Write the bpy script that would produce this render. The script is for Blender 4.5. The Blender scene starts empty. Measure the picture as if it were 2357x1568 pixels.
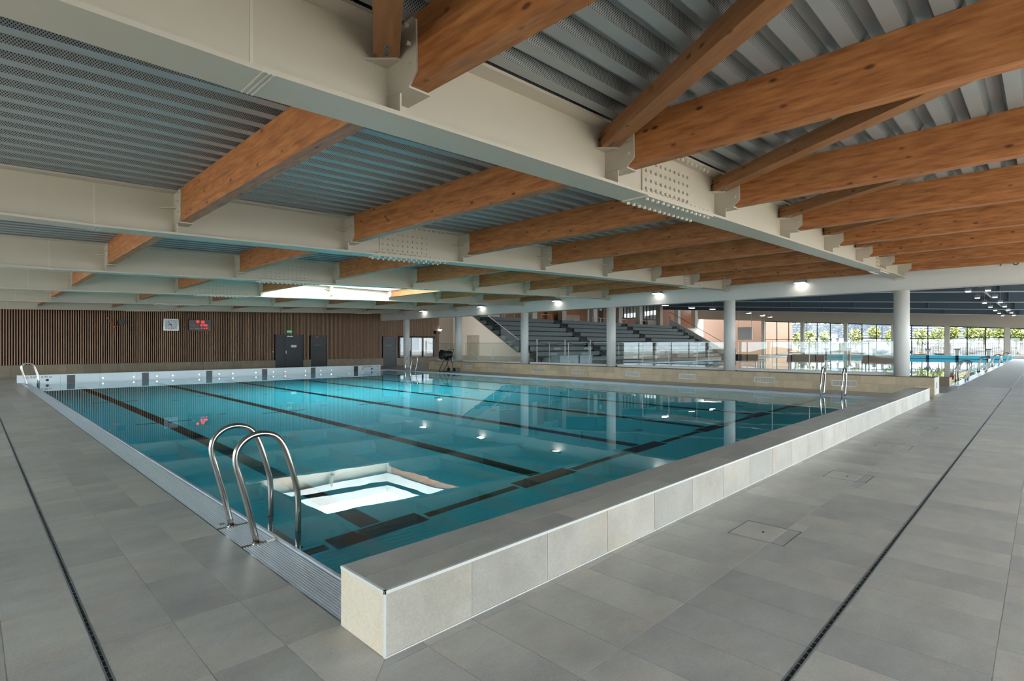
import bpy, math, random
from mathutils import Vector, Matrix
random.seed(7)
S = bpy.context.scene
COL = S.collection
PI = math.pi
# ------------------------------------------------------------------ camera
H = 1.43
FPX, CX, Y0 = 1238.5, 1178.5, 795.0
TH = math.atan(1226.5 / 1238.5)
cd = bpy.data.cameras.new('camera'); cam = bpy.data.objects.new('camera', cd); COL.objects.link(cam)
cd.sensor_width = 36.0; cd.lens = FPX / 2357 * 36.0
cd.shift_y = (Y0 - 784) / 2357
cd.clip_start = 0.05; cd.clip_end = 600
cam.location = (0, 0, H); cam.rotation_euler = (PI / 2, 0, TH - PI / 2)
S.camera = cam
FW = Vector((math.cos(TH), math.sin(TH), 0)); RT = Vector((math.sin(TH), -math.cos(TH), 0))
def project(p):
    d = Vector(p) - Vector((0, 0, H)); z = d.dot(FW)
    if z < 0.05: return None
    return (CX + FPX * d.dot(RT) / z, Y0 - FPX * d.z / z)
def rat(u):                       # Y/X of the vertical plane seen at image column u
    a = (u - CX) / FPX
    d = FW + RT * a
    return d.y / d.x
# ------------------------------------------------------------------ world, sun, exposure
W = bpy.data.worlds.new('world'); S.world = W; W.use_nodes = True
bg = W.node_tree.nodes['Background']
bg.inputs[0].default_value = (0.80, 0.91, 1.0, 1); bg.inputs[1].default_value = 3.2
sl = bpy.data.lights.new('sun', 'SUN'); sl.energy = 10.0; sl.angle = 0.03; sl.color = (1.0, 0.93, 0.82)
so = bpy.data.objects.new('sun', sl); COL.objects.link(so)
so.rotation_euler = Vector((0.30, 0.62, -0.90)).to_track_quat('-Z', 'Y').to_euler()
S.view_settings.view_transform = 'Standard'; S.view_settings.look = 'None'
S.view_settings.gamma = 1.0; S.view_settings.use_curve_mapping = False
S.view_settings.exposure = 1.7
S.cycles.max_bounces = 14; S.cycles.diffuse_bounces = 7; S.cycles.glossy_bounces = 5
S.cycles.transmission_bounces = 8; S.cycles.transparent_max_bounces = 16
S.cycles.sample_clamp_indirect = 8.0

# ------------------------------------------------------------------ materials
def s2l(c):
    return tuple(((x / 255) / 12.92 if x / 255 <= .04045 else ((x / 255 + .055) / 1.055) ** 2.4) for x in c)
def newmat(name):
    m = bpy.data.materials.new(name); m.use_nodes = True
    nt = m.node_tree; b = nt.nodes['Principled BSDF']
    return m, nt, b
def lk(nt, a, b): nt.links.new(a, b)
def nd(nt, t, **kw):
    n = nt.nodes.new(t)
    for k, v in kw.items(): setattr(n, k, v)
    return n
def mixc(nt, fac, c1, c2, blend='MIX'):
    n = nt.nodes.new('ShaderNodeMix'); n.data_type = 'RGBA'; n.blend_type = blend
    for i, v in ((0, fac), (6, c1), (7, c2)):
        if isinstance(v, (int, float)): n.inputs[i].default_value = v
        elif isinstance(v, tuple): n.inputs[i].default_value = v if len(v) == 4 else v + (1,)
        else: lk(nt, v, n.inputs[i])
    return n.outputs[2]
def ramp(nt, src, p0, p1, c0=(0, 0, 0), c1=(1, 1, 1)):
    r = nt.nodes.new('ShaderNodeValToRGB')
    r.color_ramp.elements[0].position = p0; r.color_ramp.elements[1].position = p1
    r.color_ramp.elements[0].color = c0 + (1,); r.color_ramp.elements[1].color = c1 + (1,)
    lk(nt, src, r.inputs[0]); return r.outputs[0]
def noise(nt, vec, scale, detail=4, rough=.55, sc=None):
    if sc:
        mp = nd(nt, 'ShaderNodeMapping'); mp.inputs['Scale'].default_value = sc
        lk(nt, vec, mp.inputs[0]); vec = mp.outputs[0]
    n = nd(nt, 'ShaderNodeTexNoise'); n.inputs['Scale'].default_value = scale
    n.inputs['Detail'].default_value = detail; n.inputs['Roughness'].default_value = rough
    lk(nt, vec, n.inputs['Vector']); return n.outputs[0]
def objvec(nt, randomize=False):
    tc = nd(nt, 'ShaderNodeTexCoord'); v = tc.outputs['Object']
    if randomize:
        oi = nd(nt, 'ShaderNodeObjectInfo')
        mm = nd(nt, 'ShaderNodeMath', operation='MULTIPLY'); lk(nt, oi.outputs['Random'], mm.inputs[0]); mm.inputs[1].default_value = 57.0
        cb = nd(nt, 'ShaderNodeCombineXYZ')
        for i in range(3): lk(nt, mm.outputs[0], cb.inputs[i])
        va = nd(nt, 'ShaderNodeVectorMath', operation='ADD'); lk(nt, v, va.inputs[0]); lk(nt, cb.outputs[0], va.inputs[1])
        v = va.outputs[0]
    return v
def bump(nt, b, h, strength=.2, dist=.005):
    bp = nd(nt, 'ShaderNodeBump'); bp.inputs['Strength'].default_value = strength; bp.inputs['Distance'].default_value = dist
    lk(nt, h, bp.inputs['Height']); lk(nt, bp.outputs[0], b.inputs['Normal'])
M = {}
def plain(name, rgb, rough=.5, metal=0.0, var=.06, vs=6.0, spec=None):
    m, nt, b = newmat(name)
    c = s2l(rgb)
    n = noise(nt, objvec(nt), vs, 3)
    col = mixc(nt, n, tuple(x * (1 - var) for x in c), tuple(min(1, x * (1 + var)) for x in c))
    lk(nt, col, b.inputs['Base Color'])
    b.inputs['Roughness'].default_value = rough; b.inputs['Metallic'].default_value = metal
    if spec is not None: b.inputs['Specular IOR Level'].default_value = spec
    M[name] = m; return m
def stone(name, c_lo, c_hi, warm, rough=.5):
    m, nt, b = newmat(name)
    v = nd(nt, 'ShaderNodeNewGeometry'); pos = v.outputs['Position']
    oi = nd(nt, 'ShaderNodeObjectInfo')
    ad = nd(nt, 'ShaderNodeMath', operation='ADD'); lk(nt, oi.outputs['Random'], ad.inputs[0]); lk(nt, v.outputs['Random Per Island'], ad.inputs[1])
    fr = nd(nt, 'ShaderNodeMath', operation='FRACT'); lk(nt, ad.outputs[0], fr.inputs[0])
    # every tile shows its own cut of the stone
    mul = nd(nt, 'ShaderNodeMath', operation='MULTIPLY'); lk(nt, fr.outputs[0], mul.inputs[0]); mul.inputs[1].default_value = 31.0
    cb = nd(nt, 'ShaderNodeCombineXYZ'); lk(nt, mul.outputs[0], cb.inputs[2]); lk(nt, mul.outputs[0], cb.inputs[0])
    va = nd(nt, 'ShaderNodeVectorMath', operation='ADD'); lk(nt, pos, va.inputs[0]); lk(nt, cb.outputs[0], va.inputs[1])
    big = noise(nt, va.outputs[0], 2.2, 6, .62, (1, 1.7, 1))
    fine = noise(nt, va.outputs[0], 90, 2, .6)
    big2 = noise(nt, va.outputs[0], 3.1, 3, .5)
    c = mixc(nt, ramp(nt, big, .3, .72), s2l(c_lo), s2l(c_hi))
    c = mixc(nt, ramp(nt, big2, .52, .75, (0, 0, 0), (.45, .45, .45)), c, s2l(warm))
    tone = mixc(nt, fr.outputs[0], (.84, .85, .87), (1.1, 1.08, 1.05))
    c = mixc(nt, 1.0, c, tone, 'MULTIPLY')
    c = mixc(nt, ramp(nt, fine, .3, .7), mixc(nt, 1.0, c, (.86, .86, .86), 'MULTIPLY'), c)
    lk(nt, c, b.inputs['Base Color'])
    b.inputs['Roughness'].default_value = rough
    bump(nt, b, fine, .25, .003)
    M[name] = m; return m
def wood(name, c0, c1, knot, axis='Y', rough=.5):
    m, nt, b = newmat(name)
    v = objvec(nt, True)
    sc = {'X': (.12, 1, 1), 'Y': (1, .12, 1), 'Z': (1, 1, .12)}[axis]
    g = noise(nt, v, 28, 5, .6, sc)
    g2 = noise(nt, v, 5, 3, .5, tuple(x if x == 1 else .25 for x in sc))
    # laminations along the height
    sx = nd(nt, 'ShaderNodeSeparateXYZ'); lk(nt, v, sx.inputs[0])
    lam = nd(nt, 'ShaderNodeMath', operation='MULTIPLY'); lk(nt, sx.outputs['Z' if axis != 'Z' else 'X'], lam.inputs[0]); lam.inputs[1].default_value = 25.0
    fl = nd(nt, 'ShaderNodeMath', operation='FLOOR'); lk(nt, lam.outputs[0], fl.inputs[0])
    wn = nd(nt, 'ShaderNodeTexWhiteNoise', noise_dimensions='1D'); lk(nt, fl.outputs[0], wn.inputs['W'])
    c = mixc(nt, ramp(nt, g, .3, .7), s2l(c0), s2l(c1))
    c = mixc(nt, 1.0, c, mixc(nt, wn.outputs[0], (.88, .87, .86), (1.08, 1.06, 1.05)), 'MULTIPLY')
    c = mixc(nt, 1.0, c, mixc(nt, g2, (.86, .84, .82), (1.1, 1.1, 1.1)), 'MULTIPLY')
    mp = nd(nt, 'ShaderNodeMapping'); mp.inputs['Scale'].default_value = tuple(7.5 if x == 1 else 3.6 for x in sc)
    lk(nt, v, mp.inputs[0])
    vo = nd(nt, 'ShaderNodeTexVoronoi'); vo.inputs['Scale'].default_value = 1.0; lk(nt, mp.outputs[0], vo.inputs['Vector'])
    k = ramp(nt, vo.outputs['Distance'], .07, .16, (.85, .85, .85), (0, 0, 0))
    c = mixc(nt, k, c, s2l(knot))
    lk(nt, c, b.inputs['Base Color']); b.inputs['Roughness'].default_value = rough
    bump(nt, b, g, .12, .002)
    M[name] = m; return m
def emit(name, rgb, strength):
    m, nt, b = newmat(name)
    b.inputs['Base Color'].default_value = s2l(rgb) + (1,)
    b.inputs['Emission Color'].default_value = s2l(rgb) + (1,); b.inputs['Emission Strength'].default_value = strength
    M[name] = m; return m
def glass(name, tint, ior=1.5):
    m = bpy.data.materials.new(name); m.use_nodes = True; nt = m.node_tree; nt.nodes.clear()
    o = nd(nt, 'ShaderNodeOutputMaterial'); mx = nd(nt, 'ShaderNodeMixShader')
    f = nd(nt, 'ShaderNodeFresnel'); ge = nd(nt, 'ShaderNodeNewGeometry')
    mi_ = nd(nt, 'ShaderNodeMix'); mi_.data_type = 'FLOAT'; mi_.inputs[2].default_value = ior; mi_.inputs[3].default_value = 1 / ior
    lk(nt, ge.outputs['Backfacing'], mi_.inputs[0]); lk(nt, mi_.outputs[0], f.inputs['IOR'])
    t = nd(nt, 'ShaderNodeBsdfTransparent'); t.inputs[0].default_value = tint + (1,)
    g = nd(nt, 'ShaderNodeBsdfGlossy'); g.inputs['Roughness'].default_value = 0.0
    lk(nt, f.outputs[0], mx.inputs[0]); lk(nt, t.outputs[0], mx.inputs[1]); lk(nt, g.outputs[0], mx.inputs[2]); lk(nt, mx.outputs[0], o.inputs[0])
    M[name] = m; return m

stone('floor_tile', (164, 161, 156), (192, 189, 182), (194, 177, 162), .33)
stone('wall_tile', (162, 154, 142), (190, 183, 172), (192, 172, 148), .5)
stone('plinth_tile', (128, 114, 94), (150, 134, 112), (150, 128, 100), .5)
stone('bench_tile', (178, 158, 128), (200, 180, 150), (190, 166, 132), .5)
stone('end_tile', (206, 192, 170), (224, 212, 192), (222, 194, 158), .5)
plain('grout', (206, 206, 202), .8)
plain('grout_dark', (120, 112, 100), .8)
wood('glulam', (146, 86, 44), (196, 132, 78), (70, 36, 16), 'Y', .45)
wood('brace_wood', (142, 94, 56), (168, 118, 76), (78, 42, 20), 'Y', .45)
wood('slat_wood', (168, 130, 102), (190, 152, 122), (140, 104, 80), 'Z', .55)
plain('steel_cream', (194, 185, 168), .42, 0, .03, 1.5)
plain('steel_white', (210, 208, 202), .4, 0, .02, 1.5)
plain('weld', (206, 198, 184), .35)
plain('bolt_grey', (150, 154, 158), .3, .9)
plain('white_paint', (210, 208, 203), .5, 0, .02)
plain('plaster_beige', (180, 163, 145), .7, 0, .04, 1.0)
plain('plaster_white', (222, 216, 206), .7, 0, .03, 1.0)
plain('pool_white', (224, 228, 230), .25, 0, .02)
plain('black_plastic', (22, 22, 24), .45)
plain('black_mark', (18, 18, 20), .3)
plain('dark_door', (30, 31, 33), .45, 0, .05)
plain('dark_frame', (34, 34, 36), .4)
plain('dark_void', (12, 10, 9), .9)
plain('stainless', (196, 192, 186), .13, 1.0, .03)
plain('galv', (150, 155, 158), .35, .8)
plain('grate_white', (214, 222, 228), .35, 0, .04, 20)
plain('lip_white', (198, 212, 226), .22, 0, .02)
plain('drain_metal', (150, 165, 178), .25, .8)
plain('paper', (226, 224, 216), .8)
plain('grille_metal', (206, 200, 190), .4, .2)
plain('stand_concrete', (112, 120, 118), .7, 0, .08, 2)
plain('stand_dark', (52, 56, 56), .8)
plain('hall_beam', (92, 108, 120), .5, 0, .05, 1)
plain('hall_deck', (84, 92, 98), .6, 0, .05, 1)
plain('hall_column', (196, 184, 166), .6, 0, .04, 2)
plain('hall_floor', (170, 168, 162), .4, 0, .06, 2)
plain('wood_panel', (176, 108, 66), .5, 0, .12, 3)
plain('crate_grey', (150, 162, 168), .5)
plain('orange_cord', (190, 84, 40), .6)
plain('red_float', (190, 40, 46), .4)
plain('yellow_float', (214, 180, 50), .4)
plain('green_float', (40, 110, 96), .4)
plain('gravel', (76, 74, 71), .9, 0, .15, 4)
plain('earth', (88, 70, 54), .95, 0, .25, 3)
plain('rock', (46, 45, 45), .9, 0, .25, 3)
plain('fence_grey', (64, 71, 84), .6, 0, .05, 1)
plain('leaf_green', (92, 97, 20), .6, 0, .35, 3)
plain('leaf_dark', (62, 78, 40), .6, 0, .35, 2)
plain('bark', (96, 84, 70), .9)
plain('render_pink', (92, 70, 56), .8, 0, .05, 1)
plain('green_sign', (36, 150, 96), .4)
plain('rubber', (30, 30, 32), .6)
plain('terrace_paving', (136, 132, 127), .9, 0, .1, 2)
emit('lamp_glow', (255, 250, 240), 3.6)
emit('led_red', (255, 46, 40), .75)
emit('exit_glow', (60, 170, 120), 0.25)
plain('led_panel', (58, 34, 32), .3)
plain('led_caption', (190, 176, 168), .6)
plain('clock_face', (190, 198, 200), .25)
glass('pane', (.97, .985, .98), 1.5)
glass('clear_glass', (.84, .88, .86), 1.12)
glass('balustrade_glass', (.92, .96, .945), 1.5)
# polycarbonate rooflight
m = bpy.data.materials.new('polycarbonate'); m.use_nodes = True; nt = m.node_tree; nt.nodes.clear()
o = nd(nt, 'ShaderNodeOutputMaterial'); mx = nd(nt, 'ShaderNodeMixShader'); mx.inputs[0].default_value = .12
t = nd(nt, 'ShaderNodeBsdfTranslucent'); t.inputs[0].default_value = (.92, .95, .97, 1)
d = nd(nt, 'ShaderNodeBsdfDiffuse'); d.inputs[0].default_value = (.85, .88, .9, 1)
lk(nt, t.outputs[0], mx.inputs[1]); lk(nt, d.outputs[0], mx.inputs[2]); lk(nt, mx.outputs[0], o.inputs[0]); M['polycarbonate'] = m
# water
m = bpy.data.materials.new('water'); m.use_nodes = True; nt = m.node_tree; nt.nodes.clear()
o = nd(nt, 'ShaderNodeOutputMaterial'); g = nd(nt, 'ShaderNodeBsdfGlass'); g.inputs['IOR'].default_value = 1.333; g.inputs['Roughness'].default_value = 0.0
g.inputs['Color'].default_value = (.97, .995, 1.0, 1)
bp = nd(nt, 'ShaderNodeBump'); bp.inputs['Strength'].default_value = .06; bp.inputs['Distance'].default_value = .02
lk(nt, noise(nt, objvec(nt), 1.3, 2, .4), bp.inputs['Height']); lk(nt, bp.outputs[0], g.inputs['Normal'])
lk(nt, g.outputs[0], o.inputs[0]); M['water'] = m
# pool liner: small pale turquoise tiles
m, nt, b = newmat('pool_liner')
v = objvec(nt)
bk = nd(nt, 'ShaderNodeTexBrick'); bk.offset = 0; bk.inputs['Scale'].default_value = 1.0
bk.inputs['Brick Width'].default_value = .25; bk.inputs['Row Height'].default_value = .25; bk.inputs['Mortar Size'].default_value = .004
bk.inputs['Color1'].default_value = (.09, .84, .98, 1); bk.inputs['Color2'].default_value = (.10, .85, .99, 1); bk.inputs['Mortar'].default_value = (.08, .79, .94, 1)
lk(nt, v, bk.inputs['Vector']); lk(nt, bk.outputs[0], b.inputs['Base Color']); b.inputs['Roughness'].default_value = .3; M['pool_liner'] = m
plain('pool_side', (104, 226, 250), .3, 0, .02)
# galvanised roof deck, and its perforated webs
plain('deck_metal', (160, 164, 163), .42, .1, .05, 3)
m, nt, b = newmat('deck_perforated')
sx = nd(nt, 'ShaderNodeSeparateXYZ'); lk(nt, objvec(nt), sx.inputs[0])
def mt(op, a, b_=None):
    n = nd(nt, 'ShaderNodeMath', operation=op)
    for i, v_ in enumerate((a, b_)):
        if v_ is None: continue
        if isinstance(v_, (int, float)): n.inputs[i].default_value = v_
        else: lk(nt, v_, n.inputs[i])
    return n.outputs[0]
u_ = mt('MULTIPLY', sx.outputs[0], 1 / .019); v_ = mt('MULTIPLY', sx.outputs[2], 1 / .022)
v_ = mt('SUBTRACT', v_, mt('MULTIPLY', sx.outputs[0], .031 / .022))
def dots(off):
    a = mt('SUBTRACT', mt('FRACT', mt('ADD', u_, off)), .5); c = mt('SUBTRACT', mt('FRACT', mt('ADD', v_, off)), .5)
    return mt('LESS_THAN', mt('ADD', mt('MULTIPLY', a, a), mt('MULTIPLY', c, c)), .052)
hole = mt('MAXIMUM', dots(0.0), dots(.5))
c = mixc(nt, hole, s2l((150, 154, 153)), s2l((14, 14, 14)))
lk(nt, c, b.inputs['Base Color']); b.inputs['Roughness'].default_value = .45; b.inputs['Metallic'].default_value = .2; M['deck_perforated'] = m

# ------------------------------------------------------------------ geometry helpers
class MB:
    def __init__(s): s.v = []; s.f = []; s.mi = []
    def add(s, vs, fs, mi=0):
        n = len(s.v); s.v += [tuple(p) for p in vs]
        for f in fs: s.f.append(tuple(i + n for i in f)); s.mi.append(mi)
        return s
    def box(s, x0, x1, y0, y1, z0, z1, mi=0, dz=None):
        # dz: extra height per metre in x (follows the roof slope)
        f = (lambda x: dz * x) if dz else (lambda x: 0)
        vs = [(x, y, z + f(x)) for x in (x0, x1) for y in (y0, y1) for z in (z0, z1)]
        return s.add(vs, [(0, 1, 3, 2), (4, 6, 7, 5), (0, 4, 5, 1), (2, 3, 7, 6), (0, 2, 6, 4), (1, 5, 7, 3)], mi)
    def prism(s, poly, axis, a, b, mi=0):
        n = len(poly)
        def P(p, t):
            return {'x': (t, p[0], p[1]), 'y': (p[0], t, p[1]), 'z': (p[0], p[1], t)}[axis]
        vs = [P(p, a) for p in poly] + [P(p, b) for p in poly]
        fs = [tuple(range(n))[::-1], tuple(range(n, 2 * n))] + [(i, (i + 1) % n, n + (i + 1) % n, n + i) for i in range(n)]
        return s.add(vs, fs, mi)
    def tube(s, path, r, n=10, cap=True, mi=0):
        P = [Vector(p) for p in path]; base = len(s.v); up = None; rings = []
        for i, p in enumerate(P):
            t = ((P[min(i + 1, len(P) - 1)] - p).normalized() + (p - P[max(i - 1, 0)]).normalized()).normalized()
            if up is None:
                up = t.orthogonal().normalized()
            up = (up - t * up.dot(t)).normalized(); sd = t.cross(up)
            rr = r[i] if isinstance(r, (list, tuple)) else r
            rings.append([p + (up * math.cos(2 * PI * k / n) + sd * math.sin(2 * PI * k / n)) * rr for k in range(n)])
        vs = [q for rg in rings for q in rg]; fs = []
        for i in range(len(P) - 1):
            for k in range(n):
                fs.append((i * n + k, i * n + (k + 1) % n, (i + 1) * n + (k + 1) % n, (i + 1) * n + k))
        if cap: fs += [tuple(range(n))[::-1], tuple((len(P) - 1) * n + k for k in range(n))]
        return s.add(vs, fs, mi)
    def cyl(s, a, b, r, n=16, mi=0): return s.tube([a, b], r, n, True, mi)
    def build(s, name, mat, parent=None, smooth=False, **tags):
        me = bpy.data.meshes.new(name); me.from_pydata(s.v, [], s.f)
        mats = mat if isinstance(mat, (list, tuple)) else [mat]
        for q in mats: me.materials.append(M[q])
        if len(mats) > 1: me.polygons.foreach_set('material_index', s.mi)
        if smooth: me.polygons.foreach_set('use_smooth', [True] * len(me.polygons))
        me.update(); me.validate()
        return place(me, name, parent, **tags)
def place(me, name, parent=None, loc=None, **tags):
    o = bpy.data.objects.new(name, me); COL.objects.link(o)
    if loc: o.location = loc
    if parent:
        o.parent = parent; o.matrix_parent_inverse = Matrix.Translation(-parent.location)
    settags(o, **tags); return o
def settags(o, label=None, cat=None, group=None, kind=None):
    if label: o['label'] = label
    if cat: o['category'] = cat
    if group: o['group'] = group
    if kind: o['kind'] = kind
    return o
def empty(name, loc, **tags):
    o = bpy.data.objects.new(name, None); COL.objects.link(o); o.location = loc; o.empty_display_size = .2
    return settags(o, **tags)
def text_mesh(body, size, mat, name, parent, loc, facing='-Y', align='LEFT', ext=.002):
    cu = bpy.data.curves.new(name, 'FONT'); cu.body = body; cu.size = size; cu.extrude = ext; cu.align_x = align; cu.resolution_u = 2
    t = bpy.data.objects.new(name + '_curve', cu); COL.objects.link(t)
    dg = bpy.context.evaluated_depsgraph_get(); me = bpy.data.meshes.new_from_object(t.evaluated_get(dg))
    bpy.data.objects.remove(t); me.materials.clear(); me.materials.append(M[mat])
    me.transform(Matrix.Rotation(PI / 2, 4, 'X'))          # stands up, reads from -Y
    return place(me, name, parent, loc)
ORD = ['first', 'second', 'third', 'fourth', 'fifth', 'sixth', 'seventh', 'eighth', 'ninth', 'tenth', 'eleventh', 'twelfth']

SL = .031                                   # roof slope along X
def zdeck(x): return 3.49 + SL * (x - 1.95)
def zbeam(x): return 2.868 + SL * max(0, x - 1.09)     # underside of the steel beams
BY = [3.08 + 5.23 * k for k in range(6)]    # steel beam lines
NX = [1.935 + 2.465 * k for k in range(8)]  # purlin nodes
XF = 19.65                                  # fascia face
XL, YR = -6.0, -4.6                         # glazed walls behind the camera
YW = 32.0                                   # slatted wall
WZ = -.03                                   # water level
PD = -1.13                                  # pool floor
PX0, PX1, PY0, PY1 = 1.65, 17.31, 2.552, 27.565
PIECES = []

# ================================================================== FLOOR
fl = MB()
zs = -.0022
def slab(x0, x1, y0, y1): fl.box(x0, x1, y0, y1, -.30, zs)
slab(XL, 1.352, YR, 36); slab(1.352, 80, YR, 2.141); slab(1.352, 17.62, 27.9, 36); slab(17.62, 24.4, 2.141, 36)
slab(24.4, 74.0, 22.9, 40); slab(74.0, 80, 2.141, 40)
floor = fl.build('floor', 'grout', None, kind='structure')
tiles = []     # (polygon)
def clip(poly, f):
    out = []
    for i in range(len(poly)):
        a, b = poly[i], poly[(i + 1) % len(poly)]; fa, fb = f(a), f(b)
        if fa >= 0: out.append(a)
        if fa * fb < 0:
            t = fa / (fa - fb); out.append((a[0] + (b[0] - a[0]) * t, a[1] + (b[1] - a[1]) * t))
    return out
G = .0035
def addtile(x0, x1, y0, y1, side=None):
    gx, gy = {'L': (.0024, .0012), 'R': (.0014, .0026)}.get(side, (.002, .002))
    p = [(x0 + gx, y0 + gy), (x1 - gx, y0 + gy), (x1 - gx, y1 - gy), (x0 + gx, y1 - gy)]
    # mitre running from the parapet corner towards the camera
    d = lambda q: (q[1] - 2.141) - (q[0] - 1.339)
    if side == 'L': p = clip(p, lambda q: d(q) - G)
    if side == 'R': p = clip(p, lambda q: -d(q) - G)
    if len(p) >= 3: tiles.append(p)
yrows = [-9.0 + .632 * i for i in range(14)]
rows = []
y = .162
while y > YR: rows.append((y - .63, y)); y -= .63
rows += [(.162, .768), (.798, 1.42), (1.42, 2.08), (2.08, 2.141)]
hatchx = [4.08, 6.55, 9.02, 11.49]
def in_hatch(x0, x1, y0, y1):
    return any(x1 > hx and x0 < hx + .4 and y1 > 1.32 and y0 < 1.72 for hx in hatchx)
for (a, b) in rows:
    for k in range(-20, 72):
        x0 = 2.165 + .3145 * k; x1 = x0 + .3145
        if x1 > 24.3: break
        if not in_hatch(x0, x1, a, b): addtile(x0, x1, a, b, 'R')
        else:
            for hx in hatchx:
                if x1 > hx and x0 < hx + .4:
                    # tiles cut round the access hatch
                    if a < 1.32: addtile(x0, x1, a, 1.32, 'R')
                    if b > 1.72: addtile(x0, x1, 1.72, b, 'R')
                    if x0 < hx: addtile(x0, hx, max(a, 1.32), min(b, 1.72), 'R')
                    if x1 > hx + .4: addtile(hx + .4, x1, max(a, 1.32), min(b, 1.72), 'R')
xl = [(1.065, 1.352), (.745, 1.065), (.440, .745), (.115, .416)] + [(.115 - .315 * (i + 1), .115 - .315 * i) for i in range(14)]
for (a, b) in xl:
    if a < XL: continue
    for k in range(-17, 48):
        y0 = 2.57 + .63 * k
        addtile(a, b, y0, y0 + .63, 'L')
for i in range(6):                                    # deck along the long bench
    for k in range(48): addtile(17.62 + .2935 * i, 17.62 + .2935 * (i + 1), 2.141 + .63 * k, 2.141 + .63 * (k + 1))
for i in range(52):
    for k in range(7):
        if 1.352 + .3145 * i < 17.3: addtile(1.352 + .3145 * i, 1.352 + .3145 * (i + 1), 27.9 + .63 * k, 27.9 + .63 * (k + 1))
def tilearea(p):
    q = [project((a, b, 0)) for a, b in p]
    if any(t is None for t in q): return 0
    if max(t[0] for t in q) < 0 or min(t[0] for t in q) > 2357 or min(t[1] for t in q) > 1568: return 0
    q = [(min(max(t[0], 0), 2357), min(t[1], 1568)) for t in q]
    return abs(sum(q[i][0] * q[(i + 1) % len(q)][1] - q[(i + 1) % len(q)][0] * q[i][1] for i in range(len(q)))) / 2
tiles.sort(key=tilearea, reverse=True)
cache = {}
def tile_solid(mb, p, z0=-.02, z1=0.0): return mb.prism(p, 'z', z0, z1)
for p in tiles[:300]:
    ox, oy = p[0]
    key = tuple((round(a - ox, 4), round(b - oy, 4)) for a, b in p)
    if key not in cache:
        mb = MB(); tile_solid(mb, key)
        o = mb.build('floor_tile', 'floor_tile', floor); cache[key] = o.data; o.location = (ox, oy, 0)
    else: place(cache[key], 'floor_tile', floor, (ox, oy, 0))
mb = MB()
for p in tiles[300:]: tile_solid(mb, p)
mb.build('floor_tile_field', 'floor_tile', floor, kind='stuff')
# big hall floor finish
mb = MB(); mb.box(24.4, 80, YR, 2.141, -.0021, 0); mb.box(24.4, 74, 22.9, 40, -.0021, 0); mb.box(74, 80, 2.141, 40, -.0021, 0); mb.box(20.34, 24.4, 2.141, 32, -.0021, -.001)
mb.build('hall_floor_finish', 'hall_floor', floor)
# slot drains
def slot_drain(name, label, x0, x1, y0, y1, along):
    e = empty(name, ((x0 + x1) / 2, (y0 + y1) / 2, 0), label=label, cat='drain', group='slot drains in the deck')
    mb = MB(); w = .004
    if along == 'X':
        mb.box(x0, x1, y0, y0 + w, -.02, .0015); mb.box(x0, x1, y1 - w, y1, -.02, .0015)
    else:
        mb.box(x0, x0 + w, y0, y1, -.02, .0015); mb.box(x1 - w, x1, y0, y1, -.02, .0015)
    mb.build('edge_rail', 'drain_metal', e)
    mb = MB(); mb.box(x0, x1, y0, y1, -.02, -.0012); mb.build('slot', 'dark_void', e)
    mb = MB()
    if along == 'X':
        t = x0
        while t < min(x1, 26): mb.box(t, t + .006, y0, y1, -.008, -.0004); t += .06
    else:
        t = y0
        while t < min(y1, 22): mb.box(x0, x1, t, t + .006, -.008, -.0004); t += .06
    mb.build('rungs', 'drain_metal', e, kind='stuff')
slot_drain('slot_drain', 'narrow dark slot drain crossing the right-hand deck beside the low parapet', 1.36, 74, .771, .795, 'X')
slot_drain('slot_drain', 'narrow dark slot drain in the left-hand deck, parallel to the gutter grating', .418, .438, .45, 31.9, 'Y')
for i, hx in enumerate(hatchx):
    e = empty('access_hatch', (hx + .2, 1.52, 0), label=f'square tiled floor hatch with a thin metal frame, {ORD[i]} from the camera', cat='hatch', group='floor hatches')
    mb = MB()
    for (a, b, c, d_) in ((0, .4, 0, .004), (0, .4, .396, .4), (0, .004, 0, .4), (.396, .4, 0, .4)): mb.box(hx + a, hx + b, 1.32 + c, 1.32 + d_, -.02, .001)
    mb.build('frame', 'drain_metal', e)
    mb = MB(); mb.box(hx + .008, hx + .392, 1.328, 1.414, -.02, 0); mb.build('lid_tile', 'floor_tile', e)
    mb = MB(); mb.box(hx + .008, hx + .392, 1.42, 1.712, -.02, 0); mb.build('lid_tile', 'floor_tile', e)
    mb = MB(); mb.box(hx + .185, hx + .215, 1.525, 1.54, -.01, .0008); mb.build('lift_slot', 'dark_void', e)

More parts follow.
